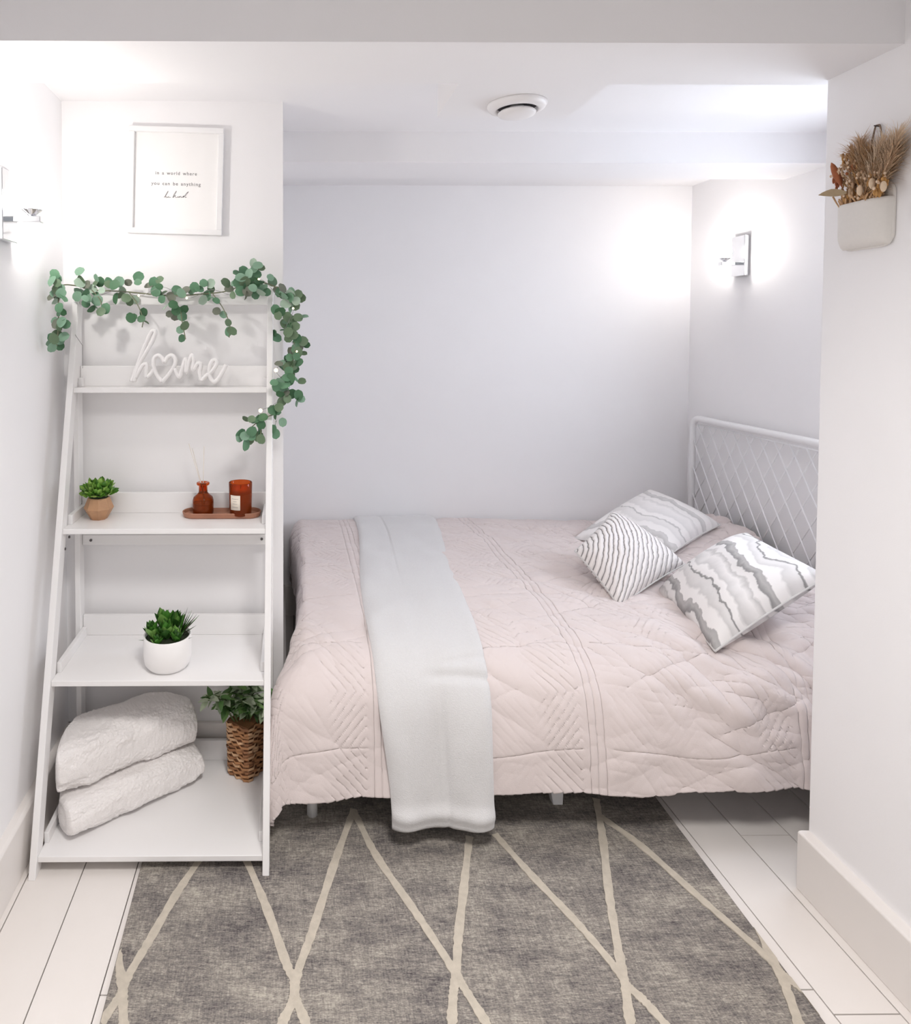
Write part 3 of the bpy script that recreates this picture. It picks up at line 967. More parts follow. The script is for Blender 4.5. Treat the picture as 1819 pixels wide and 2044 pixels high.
for side in range(4):
    o_, t_ = [(-eb, ea), (ea, eb), (eb, -ea), (-ea, -eb)][side]
    for r in range(rows):
        for c in range(cols):
            bump_ = (0.004 if (r + c) % 2 else 0.0012) + random.uniform(-.0008, .0012)
            zc = (r + .5) / rows * HP
            sc = 0.93 + 0.07 * (zc / HP)
            sh_ = 0.012 * math.sin(r * 2.3 + side)
            u0, u1 = (c / cols - .5) * SD * sc + (sh_ if c else 0), ((c + 1) / cols - .5) * SD * sc + (sh_ if c < cols - 1 else 0)
            ctr = cen + o_ * (SD / 2 * sc - 0.006)
            hz = HP / rows * 0.46
            jz = random.uniform(-.0012, .0012)
            pts = []
            for zz in (-hz, hz):
                for (uu, out) in ((u0 - .001, 0.0), ((u0 + u1) / 2, bump_ + .006), (u1 + .001, 0.0)):
                    pts.append(tuple(ctr + t_ * uu + o_ * (0.004 + out) + Vector((0, 0, z0 + zc + zz * .8 + jz))))
            for (uu, out) in ((u0 - .001, 0.002), ((u0 + u1) / 2, bump_ + .009), (u1 + .001, 0.002)):
                pts.append(tuple(ctr + t_ * uu + o_ * (0.004 + out) + Vector((0, 0, z0 + zc + jz))))
            m_ = MB().add(pts, [(0, 1, 7, 6), (1, 2, 8, 7), (6, 7, 4, 3), (7, 8, 5, 4)])
            m_.build('woven_strand', M_wick[(r * 3 + c * 5 + side + int(random.random() * 2)) % 3], bp_, smooth=True, fix=False)
MB().hexa(cor(0.9, HP - 0.02) + cor(0.9, HP - 0.005)).build('soil', M_soil, bp_)
G3 = [leafmat('sage_leaf_%d' % i, c) for i, c in enumerate([(0.22, 0.38, 0.13), (0.38, 0.48, 0.31), (0.11, 0.23, 0.07), (0.50, 0.58, 0.42)])]
sg = [leaf_mesh('leaf', 0.052, 0.024, m_, 0.25, 0.25, 5) for m_ in G3]
M_stem = material('green_stem', (0.10, 0.15, 0.05), 0.6, var=0.2)
top = Vector((cen.x, cen.y, z0 + HP))
for k in range(46):
    ph = 2.4 * k; sp_ = random.uniform(0.1, 1.0)
    tipo = Vector((math.cos(ph) * 0.115 * sp_, math.sin(ph) * 0.075 * sp_, random.uniform(0.03, 0.20) * (1.15 - .45 * sp_)))
    if k % 4 == 0: tipo = Vector((random.uniform(-.13, -.08) if k % 8 else 0.12, -0.045 - .02 * random.random(), random.uniform(0.05, 0.13)))
    b0 = top + Vector((tipo.x * .25, tipo.y * .25, -0.01))
    mid = (b0 + top + tipo) / 2 + Vector((0, 0, 0.03))
    path = spline([tuple(b0), tuple(mid), tuple(top + tipo)], 5)
    MB().tube(path, 0.0014, 5).build('stem', M_stem, bp_)
    for j in range(8):
        p = Vector(path[3 + (j * 7) // 8])
        a = 2.4 * j + k
        out = Vector((math.cos(a), math.sin(a), random.uniform(-.3, .9)))
        if p.y + out.normalized().y * 0.05 > 2.185: out.y = -abs(out.y)
        if p.z + 0.05 > SHZ[1] - 0.02: out.z = -abs(out.z) * .5
        put('leaf', sg[(j + k) % 4], frame_from(p, out, random.uniform(-.6, .6), random.uniform(.65, 1.0)), bp_)

# ------------------------------------------------------------------ tray, reed diffuser, candle (second board)
z0 = SHZ[2]
M_tray = material('reddish_wood', (0.36, 0.165, 0.10), 0.5, var=0.25, vscale=25, bump=0.1, bscale=140)
tc_ = (-0.2345, 2.142)
TL_, TW = 0.130, 0.043


def stadium(hl, hw, n=14):
    o = [(hl - hw + hw * math.cos(a), hw * math.sin(a)) for a in np.linspace(-math.pi / 2, math.pi / 2, n)]
    o += [(-hl + hw + hw * math.cos(a), hw * math.sin(a)) for a in np.linspace(math.pi / 2, 3 * math.pi / 2, n)]
    return o


mb = MB()
rings = [(0.0, -0.006), (0.003, -0.003), (0.016, 0.0), (0.018, -0.002), (0.016, -0.004), (0.0075, -0.007)]
for z, g_ in rings:
    mb.v += [(tc_[0] + x, tc_[1] + y, z0 + z + 0.0005) for x, y in stadium(TL_ + g_, TW + g_)]
nn_ = 28
for i in range(len(rings) - 1):
    for k in range(nn_):
        mb.f.append((i * nn_ + k, i * nn_ + (k + 1) % nn_, (i + 1) * nn_ + (k + 1) % nn_, (i + 1) * nn_ + k))
mb.f.append(tuple(range(nn_ - 1, -1, -1)))
mb.f.append(tuple(range((len(rings) - 1) * nn_, len(rings) * nn_)))
tray = mb.build('tray', M_tray, None, smooth=False)
tag(tray, 'long oval reddish wood tray on the second board of the shelf', 'tray')

M_amber = material('amber_glass', (0.80, 0.13, 0.02), 0.05, **{'Transmission Weight': 0.85, 'IOR': 1.25})
M_oil = material('dark_amber_oil', (0.10, 0.012, 0.004), 0.15, var=0.1)
zt = z0 + 0.0085
dc = (-0.296, 2.140)
df = empty('reed_diffuser', (*dc, zt), 'amber glass reed diffuser bottle with thin reeds on the wooden tray', 'diffuser')
MB().lathe([(0.029, 0), (0.034, 0.003), (0.0345, 0.008), (0.0345, 0.045), (0.031, 0.056), (0.020, 0.065), (0.0145, 0.072), (0.0140, 0.094),
            (0.0205, 0.096), (0.0215, 0.100), (0.0205, 0.104), (0.011, 0.104), (0.011, 0.07)], (*dc, zt), 36, capt=False).build('bottle', M_amber, df, smooth=True)
MB().lathe([(0.027, 0.004), (0.0315, 0.007), (0.0315, 0.034), (0.001, 0.034)], (*dc, zt), 28).build('oil', M_oil, df, smooth=True)
M_reed = material('pale_reed', (0.74, 0.68, 0.62), 0.8, var=0.08, vscale=60)
for tx, ty, tz in ((-0.062, 0.0, 0.232), (0.004, 0.01, 0.222), (-0.05, 0.025, 0.215)):
    MB().tube([(dc[0] - tx * .12, dc[1] - ty * .2, zt + 0.03), (dc[0] + tx * .12, dc[1], zt + 0.10), (dc[0] + tx * .75, dc[1] + ty * .6, zt + tz)], 0.0014, 6).build('reed', M_reed, df, smooth=True)
cc = (-0.172, 2.132)
cd = empty('candle', (*cc, zt), 'amber glass jar candle with a cream label on the wooden tray', 'candle')
MB().lathe([(0.034, 0), (0.0365, 0.003), (0.0385, 0.105), (0.0375, 0.1065), (0.0365, 0.105), (0.0350, 0.070)], (*cc, zt), 40, capt=False).build('jar', M_amber, cd, smooth=True)
M_wax = material('amber_wax', (0.62, 0.20, 0.05), 0.5, var=0.12)
MB().lathe([(0.033, 0.006), (0.0345, 0.078), (0.010, 0.079), (0.001, 0.079)], (*cc, zt), 32).build('wax', M_wax, cd, smooth=True)
MB().tube([(cc[0], cc[1], zt + 0.078), (cc[0] + .001, cc[1], zt + 0.089)], 0.0011, 6).build('wick', M_dark, cd)
M_label = material('cream_paper', (0.78, 0.70, 0.60), 0.8, var=0.03)
M_ink = material('grey_ink', (0.33, 0.30, 0.29), 0.8, var=0.05)
lb = MB()
a0, a1 = -2.42, -1.52
na = 10
for zz in (0.022, 0.070):
    for rr in (0.0386, 0.0392):
        for k in range(na + 1):
            a = a0 + (a1 - a0) * k / na
            lb.v.append((cc[0] + (rr + zz * .008) * math.cos(a), cc[1] + (rr + zz * .008) * math.sin(a), zt + zz))
s1 = na + 1
for k in range(na):
    lb.f += [(s1 + k, s1 + k + 1, 3 * s1 + k + 1, 3 * s1 + k), (k, k + 1, s1 + k + 1, s1 + k), (2 * s1 + k, 2 * s1 + k + 1, 3 * s1 + k + 1, 3 * s1 + k)]
lab = lb.build('paper_label', M_label, cd, smooth=True)
for q_, (za, half) in enumerate(((0.058, .30), (0.050, .16), (0.042, .22), (0.031, .26))):
    ink = MB()
    am = (a0 + a1) / 2
    for k in range(6):
        a = am - half + 2 * half * k / 5
        r2 = 0.0399
        ink.v += [(cc[0] + r2 * math.cos(a), cc[1] + r2 * math.sin(a), zt + za), (cc[0] + r2 * math.cos(a), cc[1] + r2 * math.sin(a), zt + za + 0.0012)]
    for k in range(5):
        ink.f.append((2 * k, 2 * k + 2, 2 * k + 3, 2 * k + 1))
    ink.build('print_line', M_ink, lab, fix=False)

# ------------------------------------------------------------------ "home" letters on the top board
zh = SHZ[3]
DH = 2.128
hs = lambda x, y: V3(at(40 + x / 2.934, 500 + y / 2.934, D=DH))
home = empty('home_sign', (-0.37, DH, zh), 'white cut-out word sign with a heart for its second letter, on the top board', 'sign')
strokes = {
    'letter_h': [[(652, 768), (672, 715), (700, 640), (735, 550), (765, 485), (782, 468), (792, 482), (775, 530), (735, 600), (700, 660), (682, 715), (668, 768)],
                 [(676, 745), (700, 700), (722, 668), (742, 668), (740, 705), (740, 740), (760, 728), (790, 690)]],
    'letter_heart': [[(832, 770), (800, 725), (782, 675), (786, 632), (808, 614), (832, 628), (846, 655), (862, 628), (888, 614), (910, 634), (905, 675), (872, 725), (832, 770)]],
    'letter_m': [[(905, 690), (932, 742), (948, 700), (966, 640), (974, 655), (972, 715), (990, 650), (1008, 612), (1016, 640), (1014, 700), (1040, 662), (1058, 668), (1052, 715), (1060, 762)]],
    'letter_e': [[(1060, 762), (1088, 735), (1125, 705), (1152, 665), (1145, 642), (1122, 652), (1108, 700), (1116, 748), (1140, 768), (1172, 735), (1208, 668)]],
}
for nm, ss_ in strokes.items():
    mb = MB()
    for st in ss_:
        path = [hs(x, max(min(y, 770), 0)) for x, y in spline(st, 6)]
        dzmin = 0.0
        path = [(p[0], p[1], max(p[2], zh + 0.0070)) for p in path]
        mb.tube(path, 0.0070, 8, flat=(Vector((0, 1, 0)), 1.25))
    mb.build(nm, M_shelf, home, smooth=True)

# ------------------------------------------------------------------ framed print
fr = empty('picture_frame', (-0.395, DB, 1.84), 'white framed motto print hanging on the wall above the shelf', 'picture')
FC = at(351.5, 362, D=DB - 0.01)
rotf = Matrix.Rotation(math.radians(1.6), 4, 'Y')
FM = Matrix.Translation((FC.x, DB, FC.z)) @ rotf
FW, FH, FB, FT = 0.158, 0.178, 0.0175, 0.024


def fbox(x0, x1, y0, y1, z0_, z1_):
    m = MB().box(x0, x1, y0, y1, z0_, z1_)
    m.v = [tuple(FM @ Vector(p)) for p in m.v]
    return m


M_frame = material('white_frame', (0.84, 0.83, 0.83), 0.35, var=0.01)
M_paper = material('white_paper', (0.86, 0.845, 0.835), 0.8, var=0.008)
M_letter = material('grey_print_ink', (0.20, 0.19, 0.19), 0.8, var=0.05)
for a in ((-FW, FW, FH - FB, FH), (-FW, FW, -FH, -FH + FB), (-FW, -FW + FB, -FH + FB, FH - FB), (FW - FB, FW, -FH + FB, FH - FB)):
    fbox(a[0], a[1], -FT, -0.001, a[2], a[3]).build('frame_bar', M_frame, fr, bevel=0.0012)
paper = fbox(-FW + FB - .002, FW - FB + .002, -0.010, -0.004, -FH + FB - .002, FH - FB + .002).build('paper', M_paper, fr)


def text_mesh(body, width, center, nm, parent, bold=0.014):
    cu = bpy.data.curves.new('txt', 'FONT')
    cu.body = body; cu.size = 1.0; cu.align_x = 'CENTER'; cu.space_character = 1.25; cu.space_word = 1.35
    cu.offset = bold
    ob = bpy.data.objects.new('txt', cu)
    COL.objects.link(ob)
    dg = bpy.context.evaluated_depsgraph_get()
    me = bpy.data.meshes.new_from_object(ob.evaluated_get(dg))
    bpy.data.objects.remove(ob); bpy.data.curves.remove(cu)
    n = len(me.vertices)
    co = np.empty(n * 3); me.vertices.foreach_get('co', co); co = co.reshape(-1, 3)
    w = co[:, 0].max() - co[:, 0].min(); k = width / w
    cx_ = (co[:, 0].max() + co[:, 0].min()) / 2
    new = []
    for x, y, _ in co:
        new.append(tuple(FM @ Vector(((x - cx_) * k + center[0], -0.0103, y * k + center[1]))))
    me.vertices.foreach_set('co', np.array(new).reshape(-1))
    me.materials.clear(); me.materials.append(M_letter)
    me.update()
    return link(nm, me, None, parent)


text_mesh('in a world where', 0.139, (0.0, 0.0215), 'print_text', paper)
text_mesh('you can be anything', 0.166, (0.0, -0.0135), 'print_text', paper)
scr = [[(688, 1220), (712, 1190), (748, 1128), (756, 1120), (745, 1150), (716, 1195), (708, 1220), (722, 1205), (742, 1208), (738, 1222), (725, 1225), (752, 1218), (765, 1208), (770, 1198), (760, 1212), (772, 1222), (800, 1216)],
       [(826, 1222), (850, 1170), (880, 1125), (888, 1120), (876, 1150), (848, 1200), (838, 1222), (858, 1196), (878, 1190), (868, 1204), (880, 1220), (905, 1215), (916, 1200), (912, 1218), (926, 1218), (938, 1200), (936, 1220), (952, 1200), (962, 1204), (960, 1222), (985, 1215), (1010, 1195), (994, 1198), (986, 1218), (1005, 1212), (1040, 1160), (1078, 1128), (1048, 1170), (1022, 1210), (1030, 1222), (1050, 1215)]]
mb = MB()
for st in scr:
    pth = []
    for x, y in spline(st, 4):
        p = at(240 + x / 7.909, 240 + y / 7.909, D=DB - 0.0103)
        pth.append((p.x, p.y, p.z))
    mb.tube(pth, 0.0007, 4)
mb.build('print_script', M_letter, paper)

# ------------------------------------------------------------------ wall sconces
def sconce(side, X, dc_, zc, label, strength):
    sg_ = 1 if side == 'L' else -1                       # outward from the wall
    t = empty('wall_sconce', (X, dc_, zc), label, 'lamp', None)
    bx = lambda a, b: (min(X + sg_ * a, X + sg_ * b), max(X + sg_ * a, X + sg_ * b))
    x0, x1 = bx(0.0, 0.024)
    MB().box(x0, x1, dc_ - 0.046, dc_ + 0.046, zc - 0.092, zc + 0.095).build('back_plate', M_chrome, t, bevel=0.0025)
    x0, x1 = bx(0.022, 0.108)
    MB().box(x0, x1, dc_ - 0.013, dc_ + 0.013, zc - 0.042, zc - 0.026).build('arm', M_chrome, t, bevel=0.002)
    xc = X + sg_ * 0.082
    MB().lathe([(0.010, -0.026), (0.013, -0.020), (0.026, -0.010), (0.027, -0.008)], (xc, dc_, zc), 24).build('lamp_cup', M_chrome, t, smooth=True)
    gm = emission('lit_glass', (1.0, 0.965, 0.92), strength)
    MB().ball((xc, dc_, zc + 0.022), 0.025, 24, 16, (1, 1, 1.15)).build('glass_globe', gm, t, smooth=True)
    return t


sconce('L', XL, 1.762, 1.842, 'lit chrome sconce with a globe on the left wall above the shelf', SCONCE_L)
sconce('R', XR, 3.062, 1.868, 'lit chrome sconce with a globe on the alcove wall above the headboard', SCONCE_R)

# ------------------------------------------------------------------ air vent
vc = (0.6457, 1.897)
vt = empty('air_vent', (*vc, ZS), 'round white air vent in the ceiling duct above the bed', 'vent')
MB().lathe([(0.083, 0.0), (0.083, -0.004), (0.078, -0.013), (0.064, -0.020), (0.058, -0.018), (0.056, -0.004)], (*vc, ZS), 48).build('flange', M_white, vt, smooth=True)
MB().lathe([(0.056, -0.001), (0.056, -0.006), (0.001, -0.006)], (*vc, ZS), 40).build('dark_throat', M_dark, vt, smooth=False)
MB().lathe([(0.020, -0.006), (0.020, -0.018), (0.048, -0.020), (0.053, -0.025), (0.050, -0.031), (0.030, -0.038), (0.001, -0.040)], (*vc, ZS), 40).build('valve_disc', M_white, vt, smooth=True)

# ------------------------------------------------------------------ wall pocket and dried flowers
M_pock = material('matte_porcelain', (0.74, 0.71, 0.67), 0.7, var=0.03, vscale=120)
PD0, PD1, PZ0, PZF, PZB = 1.508, 1.655, 1.708, 1.822, 1.862
pk = empty('wall_pocket', (XW, 1.582, PZ0), 'off-white rounded ceramic wall pocket hanging on the right wall', 'planter')
dm, hw_ = (PD0 + PD1) / 2, (PD1 - PD0) / 2
n = 40
mb = MB()
# back plate: rounded rectangle against the wall
rr = 0.03
out = []
for cx_, cz_, a0_ in ((PD1 - rr, PZB - rr, 0), (PD0 + rr, PZB - rr, 90), (PD0 + rr, PZ0 + rr, 180), (PD1 - rr, PZ0 + rr, 270)):
    for k in range(7):
        a = math.radians(a0_ + 15 * k)
        out.append((cx_ + rr * math.cos(a), cz_ + rr * math.sin(a)))
MB().prism(out, XW - 0.008, XW, axis=0).build('back_plate', M_pock, pk, bevel=0.003)
# the bulging front: lofted shell, open at the top
nu, nz = 41, 18
u = np.linspace(-1, 1, nu); zz = np.linspace(0, 1, nz)
U, Zq = np.meshgrid(u, zz, indexing='ij')
bul = (1 - np.abs(U) ** 3.2) ** 0.55
bot = np.sqrt(np.clip(1 - (1 - np.clip(Zq / 0.30, 0, 1)) ** 2, 0, 1)) * 0.82 + 0.18
wid = hw_ * (0.96 + 0.04 * Zq) * (0.93 + 0.07 * np.clip(Zq / 0.25, 0, 1) ** .5)


def shell(th):
    Xo = XW - 0.006 - (0.030 - th) * bul * bot
    Dq = dm + U * (wid - th)
    Zo = PZ0 + 0.004 + th + (PZF - PZ0 - 0.004 - th) * Zq
    return np.stack([Xo, Dq, Zo], -1)


outer, inner = shell(0.0), shell(0.004)
inner[:, -1, 2] = outer[:, -1, 2]
bottom = outer[:, :1].copy(); bottom[..., 0] = XW - 0.006
grid_mesh('front_shell', np.concatenate([bottom, outer, inner[:, ::-1]], axis=1), M_pock, pk)
M_cord = material('jute_cord', (0.23, 0.16, 0.12), 0.9, var=0.2, vscale=200)
nail = at(1752, 250, X=XW - 0.006)
lpts = [at(1738, 345, X=XW - 0.012), at(1741, 290, X=XW - 0.008), nail + Vector((0, 0.006, -0.004)), nail, nail + Vector((0, -0.008, -0.006)), at(1762, 290, X=XW - 0.008), at(1772, 345, X=XW - 0.012)]
MB().tube(spline([tuple(p) for p in lpts], 6), 0.0018, 6).build('hanging_cord', M_cord, pk, smooth=True)
MB().tube([(XW, nail.y, nail.z - 0.003), (XW - 0.014, nail.y, nail.z - 0.001)], 0.0015, 6).build('nail', M_screw, pk)

bq = empty('dried_bouquet', (XW - 0.03, dm, PZ0 + 0.03), 'dried tan grasses and rust seed heads standing in the wall pocket', 'flowers')
M_straw = [material('straw_%d' % i, c, 0.9, var=0.25, vscale=90) for i, c in enumerate([(0.60, 0.42, 0.27), (0.52, 0.32, 0.17), (0.72, 0.56, 0.40)])]
M_rust = material('rust_seed', (0.36, 0.115, 0.045), 0.8, var=0.3, vscale=120)
M_bud = material('cream_bud', (0.76, 0.58, 0.42), 0.7, var=0.15, vscale=90)
M_ochre = material('ochre_stem', (0.50, 0.27, 0.09), 0.85, var=0.3, vscale=120)
root = lambda: Vector((XW - 0.018 + random.uniform(-.006, .006), dm + random.uniform(-.05, .05), PZF - 0.014))


def plume(px, py, X, length, fat_, mat, nstr=240, droop=0.5):
    tip = at(px, py, X=X)
    r0 = root(); r0.y = r0.y * .4 + (dm + (tip.y - dm) * .5) * .6
    path = spline([tuple(r0), tuple((r0 + tip) / 2 + Vector((-.004, 0, .006))), tuple(tip)], 8)
    st = MB().tube(path, 0.0011, 5).build('plume_stem', M_ochre, bq)
    mb = MB()
    d = (tip - r0).normalized()
    for i in range(nstr):
        t = random.random() ** 0.8
        base = tip - d * length * t
        ph = random.uniform(0, 2 * math.pi)
        side = d.orthogonal().normalized()
        side = Matrix.Rotation(ph, 3, d) @ side
        ln = fat_ * (0.5 + 0.8 * math.sin(math.pi * (0.12 + 0.8 * t))) * random.uniform(.6, 1.3)
        end = base + side * ln * 0.75 + d * ln * random.uniform(.5, 1.3) + Vector((0, 0, -ln * droop * random.random()))
        mid = (base + end) / 2 + d * ln * .2
        w = side.cross(d) * 0.00055
        lim = XW - 0.002
        q_ = [base - w, base + w, mid + w, mid - w, end]
        q_ = [Vector((min(p.x, lim), p.y, p.z)) for p in q_]
        mb.add(q_, [(0, 1, 2, 3), (3, 2, 4)])
    o = mb.build('plume', mat, bq, fix=False)
    return o


plume(1718, 282, XW - 0.026, 0.10, 0.034, M_straw[0], 620)
plume(1700, 300, XW - 0.033, 0.09, 0.032, M_straw[1], 560)
plume(1735, 300, XW - 0.022, 0.09, 0.032, M_straw[1], 520)
plume(1762, 285, XW - 0.022, 0.13, 0.042, M_straw[2], 760)
plume(1792, 268, XW - 0.022, 0.11, 0.040, M_straw[2], 700)
plume(1785, 300, XW - 0.026, 0.12, 0.042, M_straw[0], 700)
plume(1752, 330, XW - 0.022, 0.09, 0.034, M_straw[1], 500)
plume(1690, 330, XW - 0.037, 0.07, 0.020, M_straw[2], 160)
# seed heads of small buds
heads = [(1690, 318), (1680, 335), (1700, 335), (1712, 325), (1688, 352), (1705, 355), (1724, 348), (1672, 358), (1740, 352), (1755, 345), (1768, 350), (1698, 372), (1715, 372), (1690, 385), (1735, 372), (1752, 372), (1745, 385), (1728, 388), (1762, 362), (1708, 390)]
for i, (px, py) in enumerate(heads):
    X_ = XW - random.uniform(0.016, 0.044)
    tip = at(px, py, X=X_)
    r0 = root()
    MB().tube([tuple(r0), tuple(tip)], 0.0011, 5).build('stem', M_ochre, bq)
    mb = MB()
    for k in range(9):
        p = tip + Vector((random.uniform(-.007, .007), random.uniform(-.008, .008), random.uniform(-.022, .008)))
        p.x = min(p.x, XW - 0.006); p.z = max(p.z, PZF + 0.001)
        mb.ball(p, random.uniform(.0020, .0036), 7, 5, (1, 1, random.uniform(1.2, 3.4)))
    mb.build('seed_head', [M_ochre, M_straw[0], M_rust, M_ochre, M_straw[1]][i % 5], bq, smooth=True)
    for k in range(2):
        p = tip + Vector((-0.009, random.uniform(-.010, .010), random.uniform(-.010, .012)))
        MB().ball(p, random.uniform(.0020, .0034), 7, 5, (1, 1, 1.3)).build('bud', M_bud, bq, smooth=True)
fill = MB()
for k in range(70):
    a_ = Vector((XW - random.uniform(0.010, 0.030), dm + random.uniform(-.055, .055), PZF - 0.012))
    b_ = a_ + Vector((random.uniform(-.014, .004), random.uniform(-.022, .018), random.uniform(0.015, 0.055)))
    fill.tube([tuple(a_), tuple((a_ + b_) / 2 + Vector((-.002, 0, .002))), tuple(b_)], [0.0012, 0.0018, 0.0022], 5)
o_ = fill.build('short_stems', M_straw[1], bq)
o_['kind'] = 'stuff'
# rust coloured spike at the left, bunny-tail heads, one drooping leaf
tip = at(1660, 325, X=XW - 0.046); r0 = at(1692, 398, X=XW - 0.026)
MB().tube([tuple(r0 + (tip - r0) * t) for t in (0, .35, .5, .65, .8, .92, 1)], [.0012, .0012, .006, .0085, .0075, .005, .001], 9).build('rust_spike', M_rust, bq, smooth=True)
for px, py in ((1717, 380), (1741, 366), (1764, 372)):
    c_ = at(px, py, X=XW - 0.044)
    MB().ball(c_, 0.0075, 12, 8, (0.85, 0.85, 1.7)).build('bunny_tail', M_straw[2], bq, smooth=True)
lf = leaf_mesh('dry_leaf', 0.085, 0.026, material('dry_leaf', (0.36, 0.27, 0.16), 0.8, var=0.25, vscale=60), 0.05, 0.3, 6)
b0 = at(1690, 384, X=XW - 0.055); t0_ = at(1636, 388, X=XW - 0.062)
put('dry_leaf', lf, frame_from(b0, t0_ - b0, 0.9, (t0_ - b0).length / 0.085), bq)

# ------------------------------------------------------------------ eucalyptus garland
gl = empty('eucalyptus_garland', (-0.397, 2.14, TOPZ), 'faux eucalyptus garland draped over the top of the ladder shelf', 'garland')
M_gstem = material('garland_stem', (0.20, 0.21, 0.13), 0.7, var=0.2)
E_ = [material('eucalyptus_%d' % i, c, 0.55, var=0.18, vscale=50, **{'Subsurface Weight': 0.0}) for i, c in enumerate([
    (0.10, 0.225, 0.125), (0.05, 0.14, 0.062), (0.20, 0.34, 0.235), (0.12, 0.19, 0.105), (0.34, 0.45, 0.35), (0.17, 0.185, 0.14)])]
em = [leaf_mesh('leaf', 0.035, 0.031, m_, 0.12, 0.22, 8, round_=True) for m_ in E_]
g2 = lambda x, y, D: at(40 + x / 2.934, 500 + y / 2.934, D=D)


def strand(pts, r=0.0016):
    path = spline([tuple(g2(*p)) for p in pts], 8)
    MB().tube(path, r, 6).build('stem', M_gstem, gl, smooth=True)


strand([(215, 560, 2.03), (225, 430, 2.03), (225, 300, 2.05), (240, 210, 2.10), (320, 205, 2.155), (420, 230, 2.16), (600, 240, 2.165), (760, 255, 2.165), (900, 265, 2.16), (1060, 255, 2.16),
        (1200, 240, 2.155), (1350, 190, 2.14), (1450, 195, 2.13), (1530, 240, 2.12), (1580, 330, 2.11), (1580, 450, 2.10), (1610, 560, 2.10), (1590, 680, 2.10), (1540, 780, 2.10), (1520, 880, 2.09), (1490, 960, 2.07)], 0.0022)
strand([(420, 230, 2.15), (470, 290, 2.13), (480, 360, 2.12)])
strand([(640, 245, 2.16), (690, 320, 2.14), (720, 400, 2.13), (715, 450, 2.13)])
strand([(850, 260, 2.15), (930, 330, 2.13), (950, 420, 2.12), (970, 520, 2.12)])
strand([(1130, 255, 2.15), (1190, 340, 2.13), (1230, 440, 2.13), (1225, 510, 2.13)])
strand([(1490, 960, 2.07), (1420, 985, 2.05), (1350, 1040, 2.05), (1290, 1100, 2.05)])
strand([(1420, 985, 2.05), (1410, 1070, 2.05), (1430, 1130, 2.05)])
clusters = [(200, 165, 30, 35, 4, 2.05), (220, 260, 42, 45, 8, 2.05), (235, 350, 22, 25, 3, 2.03), (230, 430, 40, 26, 5, 2.03), (208, 525, 60, 50, 8, 2.02),
            (345, 140, 38, 40, 4, 2.15), (400, 230, 85, 65, 14, 2.14), (420, 310, 65, 40, 7, 2.12), (470, 175, 55, 25, 5, 2.15), (490, 355, 36, 20, 2, 2.12), (530, 205, 28, 25, 2, 2.14), (580, 205, 36, 44, 4, 2.15),
            (570, 265, 36, 20, 2, 2.15), (670, 180, 55, 34, 5, 2.15), (640, 290, 36, 26, 3, 2.15), (720, 390, 32, 40, 5, 2.13), (655, 395, 14, 14, 2, 2.13), (790, 200, 55, 42, 7, 2.14), (830, 260, 55, 42, 6, 2.13),
            (880, 315, 45, 40, 5, 2.13), (940, 240, 36, 26, 3, 2.15), (920, 370, 55, 36, 7, 2.13), (950, 465, 28, 55, 5, 2.12), (1030, 222, 30, 24, 3, 2.15), (1110, 205, 45, 32, 5, 2.14), (1100, 280, 75, 22, 6, 2.14),
            (1180, 360, 34, 42, 4, 2.13), (1225, 455, 20, 52, 5, 2.13), (1240, 220, 52, 60, 8, 2.13), (1340, 165, 80, 65, 14, 2.12), (1395, 225, 60, 50, 8, 2.11), (1380, 92, 42, 24, 4, 2.13), (1320, 235, 50, 36, 5, 2.12),
            (1480, 172, 24, 22, 2, 2.12), (1530, 240, 32, 32, 4, 2.11), (1600, 260, 62, 32, 6, 2.11), (1590, 312, 52, 32, 6, 2.10), (1515, 365, 30, 24, 3, 2.09), (1650, 385, 28, 22, 2, 2.10), (1590, 400, 42, 34, 4, 2.10),
            (1580, 470, 52, 50, 7, 2.09), (1640, 540, 42, 34, 5, 2.10), (1490, 500, 16, 34, 2, 2.14), (1615, 605, 60, 34, 6, 2.09), (1590, 672, 60, 42, 8, 2.09), (1530, 670, 22, 34, 3, 2.09), (1590, 740, 32, 32, 4, 2.09),
            (1660, 765, 14, 6, 1, 2.10), (1530, 785, 50, 42, 7, 2.08), (1555, 850, 52, 42, 6, 2.08), (1635, 872, 26, 30, 3, 2.09), (1500, 935, 30, 32, 4, 2.07), (1540, 1000, 14, 10, 1, 2.08), (1490, 1040, 22, 40, 3, 2.07),
            (1335, 990, 26, 18, 2, 2.05), (1400, 1000, 32, 40, 4, 2.05), (1288, 1080, 14, 22, 2, 2.05), (1340, 1080, 42, 32, 4, 2.05), (1320, 1135, 20, 8, 1, 2.05), (1400, 1080, 24, 34, 3, 2.05)]
tot = 0
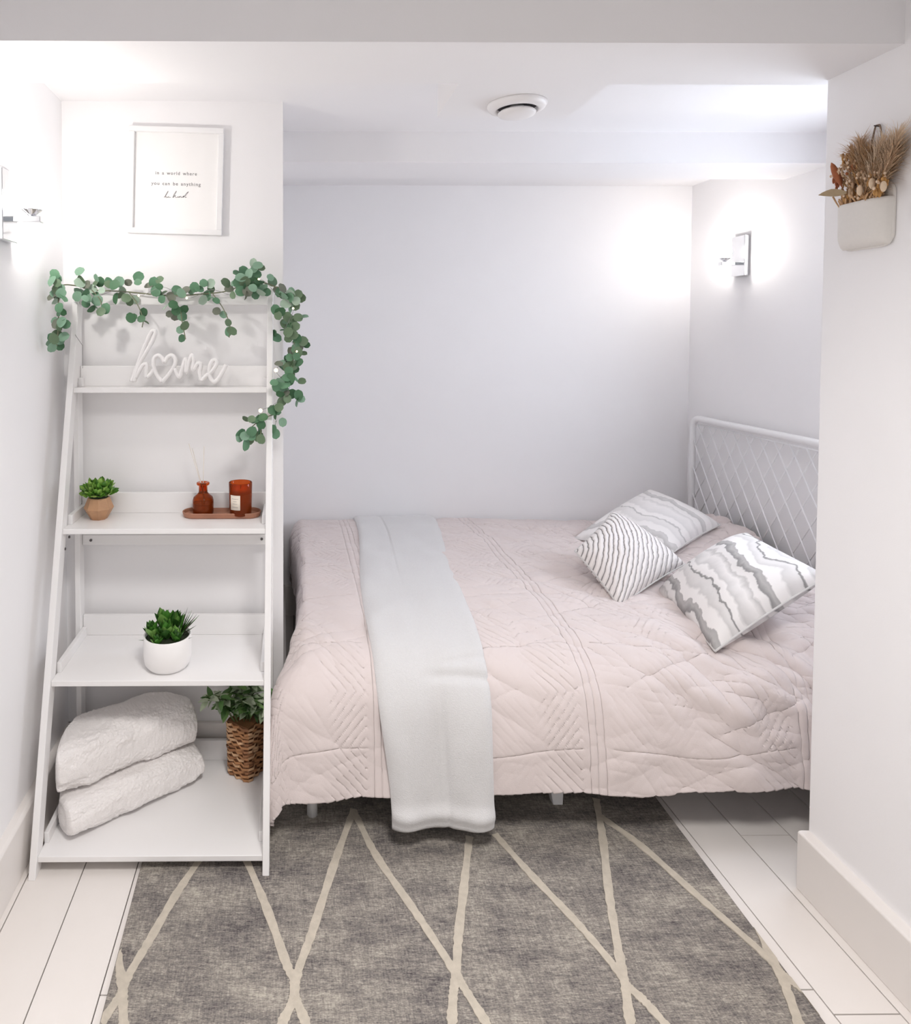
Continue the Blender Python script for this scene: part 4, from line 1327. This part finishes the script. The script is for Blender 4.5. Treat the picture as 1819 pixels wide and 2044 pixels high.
for ci, (x, y, rx, ry, nl_, D) in enumerate(clusters):
    if 300 < x < 1300 and nl_ > 3: nl_ = int(nl_ * 0.72)
    for k in range(nl_):
        a = 2.4 * k + ci; rr_ = math.sqrt((k + 0.5) / nl_)
        px, py = x + rx * rr_ * math.cos(a), y + ry * rr_ * math.sin(a)
        p = g2(px, py, D + random.uniform(-.03, .025))
        out = Vector((math.cos(a) + random.uniform(-.5, .5), random.uniform(-.5, .25), -math.sin(a) + random.uniform(-.5, .5)))
        out.normalize()
        s_c = random.uniform(0.72, 1.12)
        L = 0.036 * s_c
        base = p - out * L * 0.5
        base.y = min(base.y, 2.19 - max(0, out.y) * L)
        if base.x < XL + 0.012 or (base + out * L).x < XL + 0.012:
            base.x = XL + 0.014 + max(0, -out.x) * L
        pale = 1 if y < 340 else 0  # upper leaves take paler greens, their lit highlights put into the colour
        mi = random.choice([0, 2, 4, 0, 1, 3, 5, 2] if pale else [1, 3, 0, 1, 3, 2, 5, 0])
        # build an explicit frame: normal near -y (towards the room)
        nrm = Vector((random.gauss(0, .45), -1, random.gauss(0.15, .45)))
        if random.random() < 0.22: nrm = Vector((random.gauss(0, 1), -.4, random.gauss(0, 1)))
        nrm = (nrm - out * nrm.dot(out)).normalized()
        xx = out.cross(nrm)
        Mx = Matrix.Translation(base) @ Matrix((xx, out, nrm)).transposed().to_4x4() @ Matrix.Scale(s_c, 4)
        put('leaf', em[mi], Mx, gl)
        tot += 1
print('garland leaves', tot)

# fairy lights wound through the garland
fl = empty('fairy_lights', (-0.10, 2.10, 1.40), 'thin wire fairy lights wound through the eucalyptus garland', 'lights')
M_wire = material('silver_wire', (0.25, 0.24, 0.24), 0.4, metal=0.5, var=0.1)
wire = [(330, 200, 2.15), (430, 270, 2.12), (560, 235, 2.13), (700, 265, 2.14), (840, 215, 2.13), (980, 280, 2.14), (1120, 230, 2.13), (1260, 260, 2.12), (1400, 170, 2.10), (1500, 250, 2.09), (1600, 340, 2.08), (1550, 480, 2.08),
        (1620, 590, 2.08), (1500, 700, 2.07), (1580, 800, 2.07), (1490, 900, 2.06), (1410, 935, 2.04)]
MB().tube(spline([tuple(g2(*p)) for p in wire], 6), 0.0007, 5).build('wire', M_wire, fl, smooth=True)
MB().tube([tuple(at(150, 668, D=2.1)), tuple(at(165, 690, D=2.14)), tuple(at(165, 735, D=2.15))], 0.0008, 5).build('wire', M_wire, fl)
M_fairy = emission('fairy_glow', (1.0, 0.80, 0.45), 5.0)
for i in (3, 5, 8, 10, 12, 13, 16):
    p = g2(*wire[i]) + Vector((0, -0.012, 0))
    MB().ball(p, 0.006 if i in (13, 16) else 0.0034, 10, 7).build('bulb', M_fairy, fl, smooth=True)

bpy.context.view_layer.update()
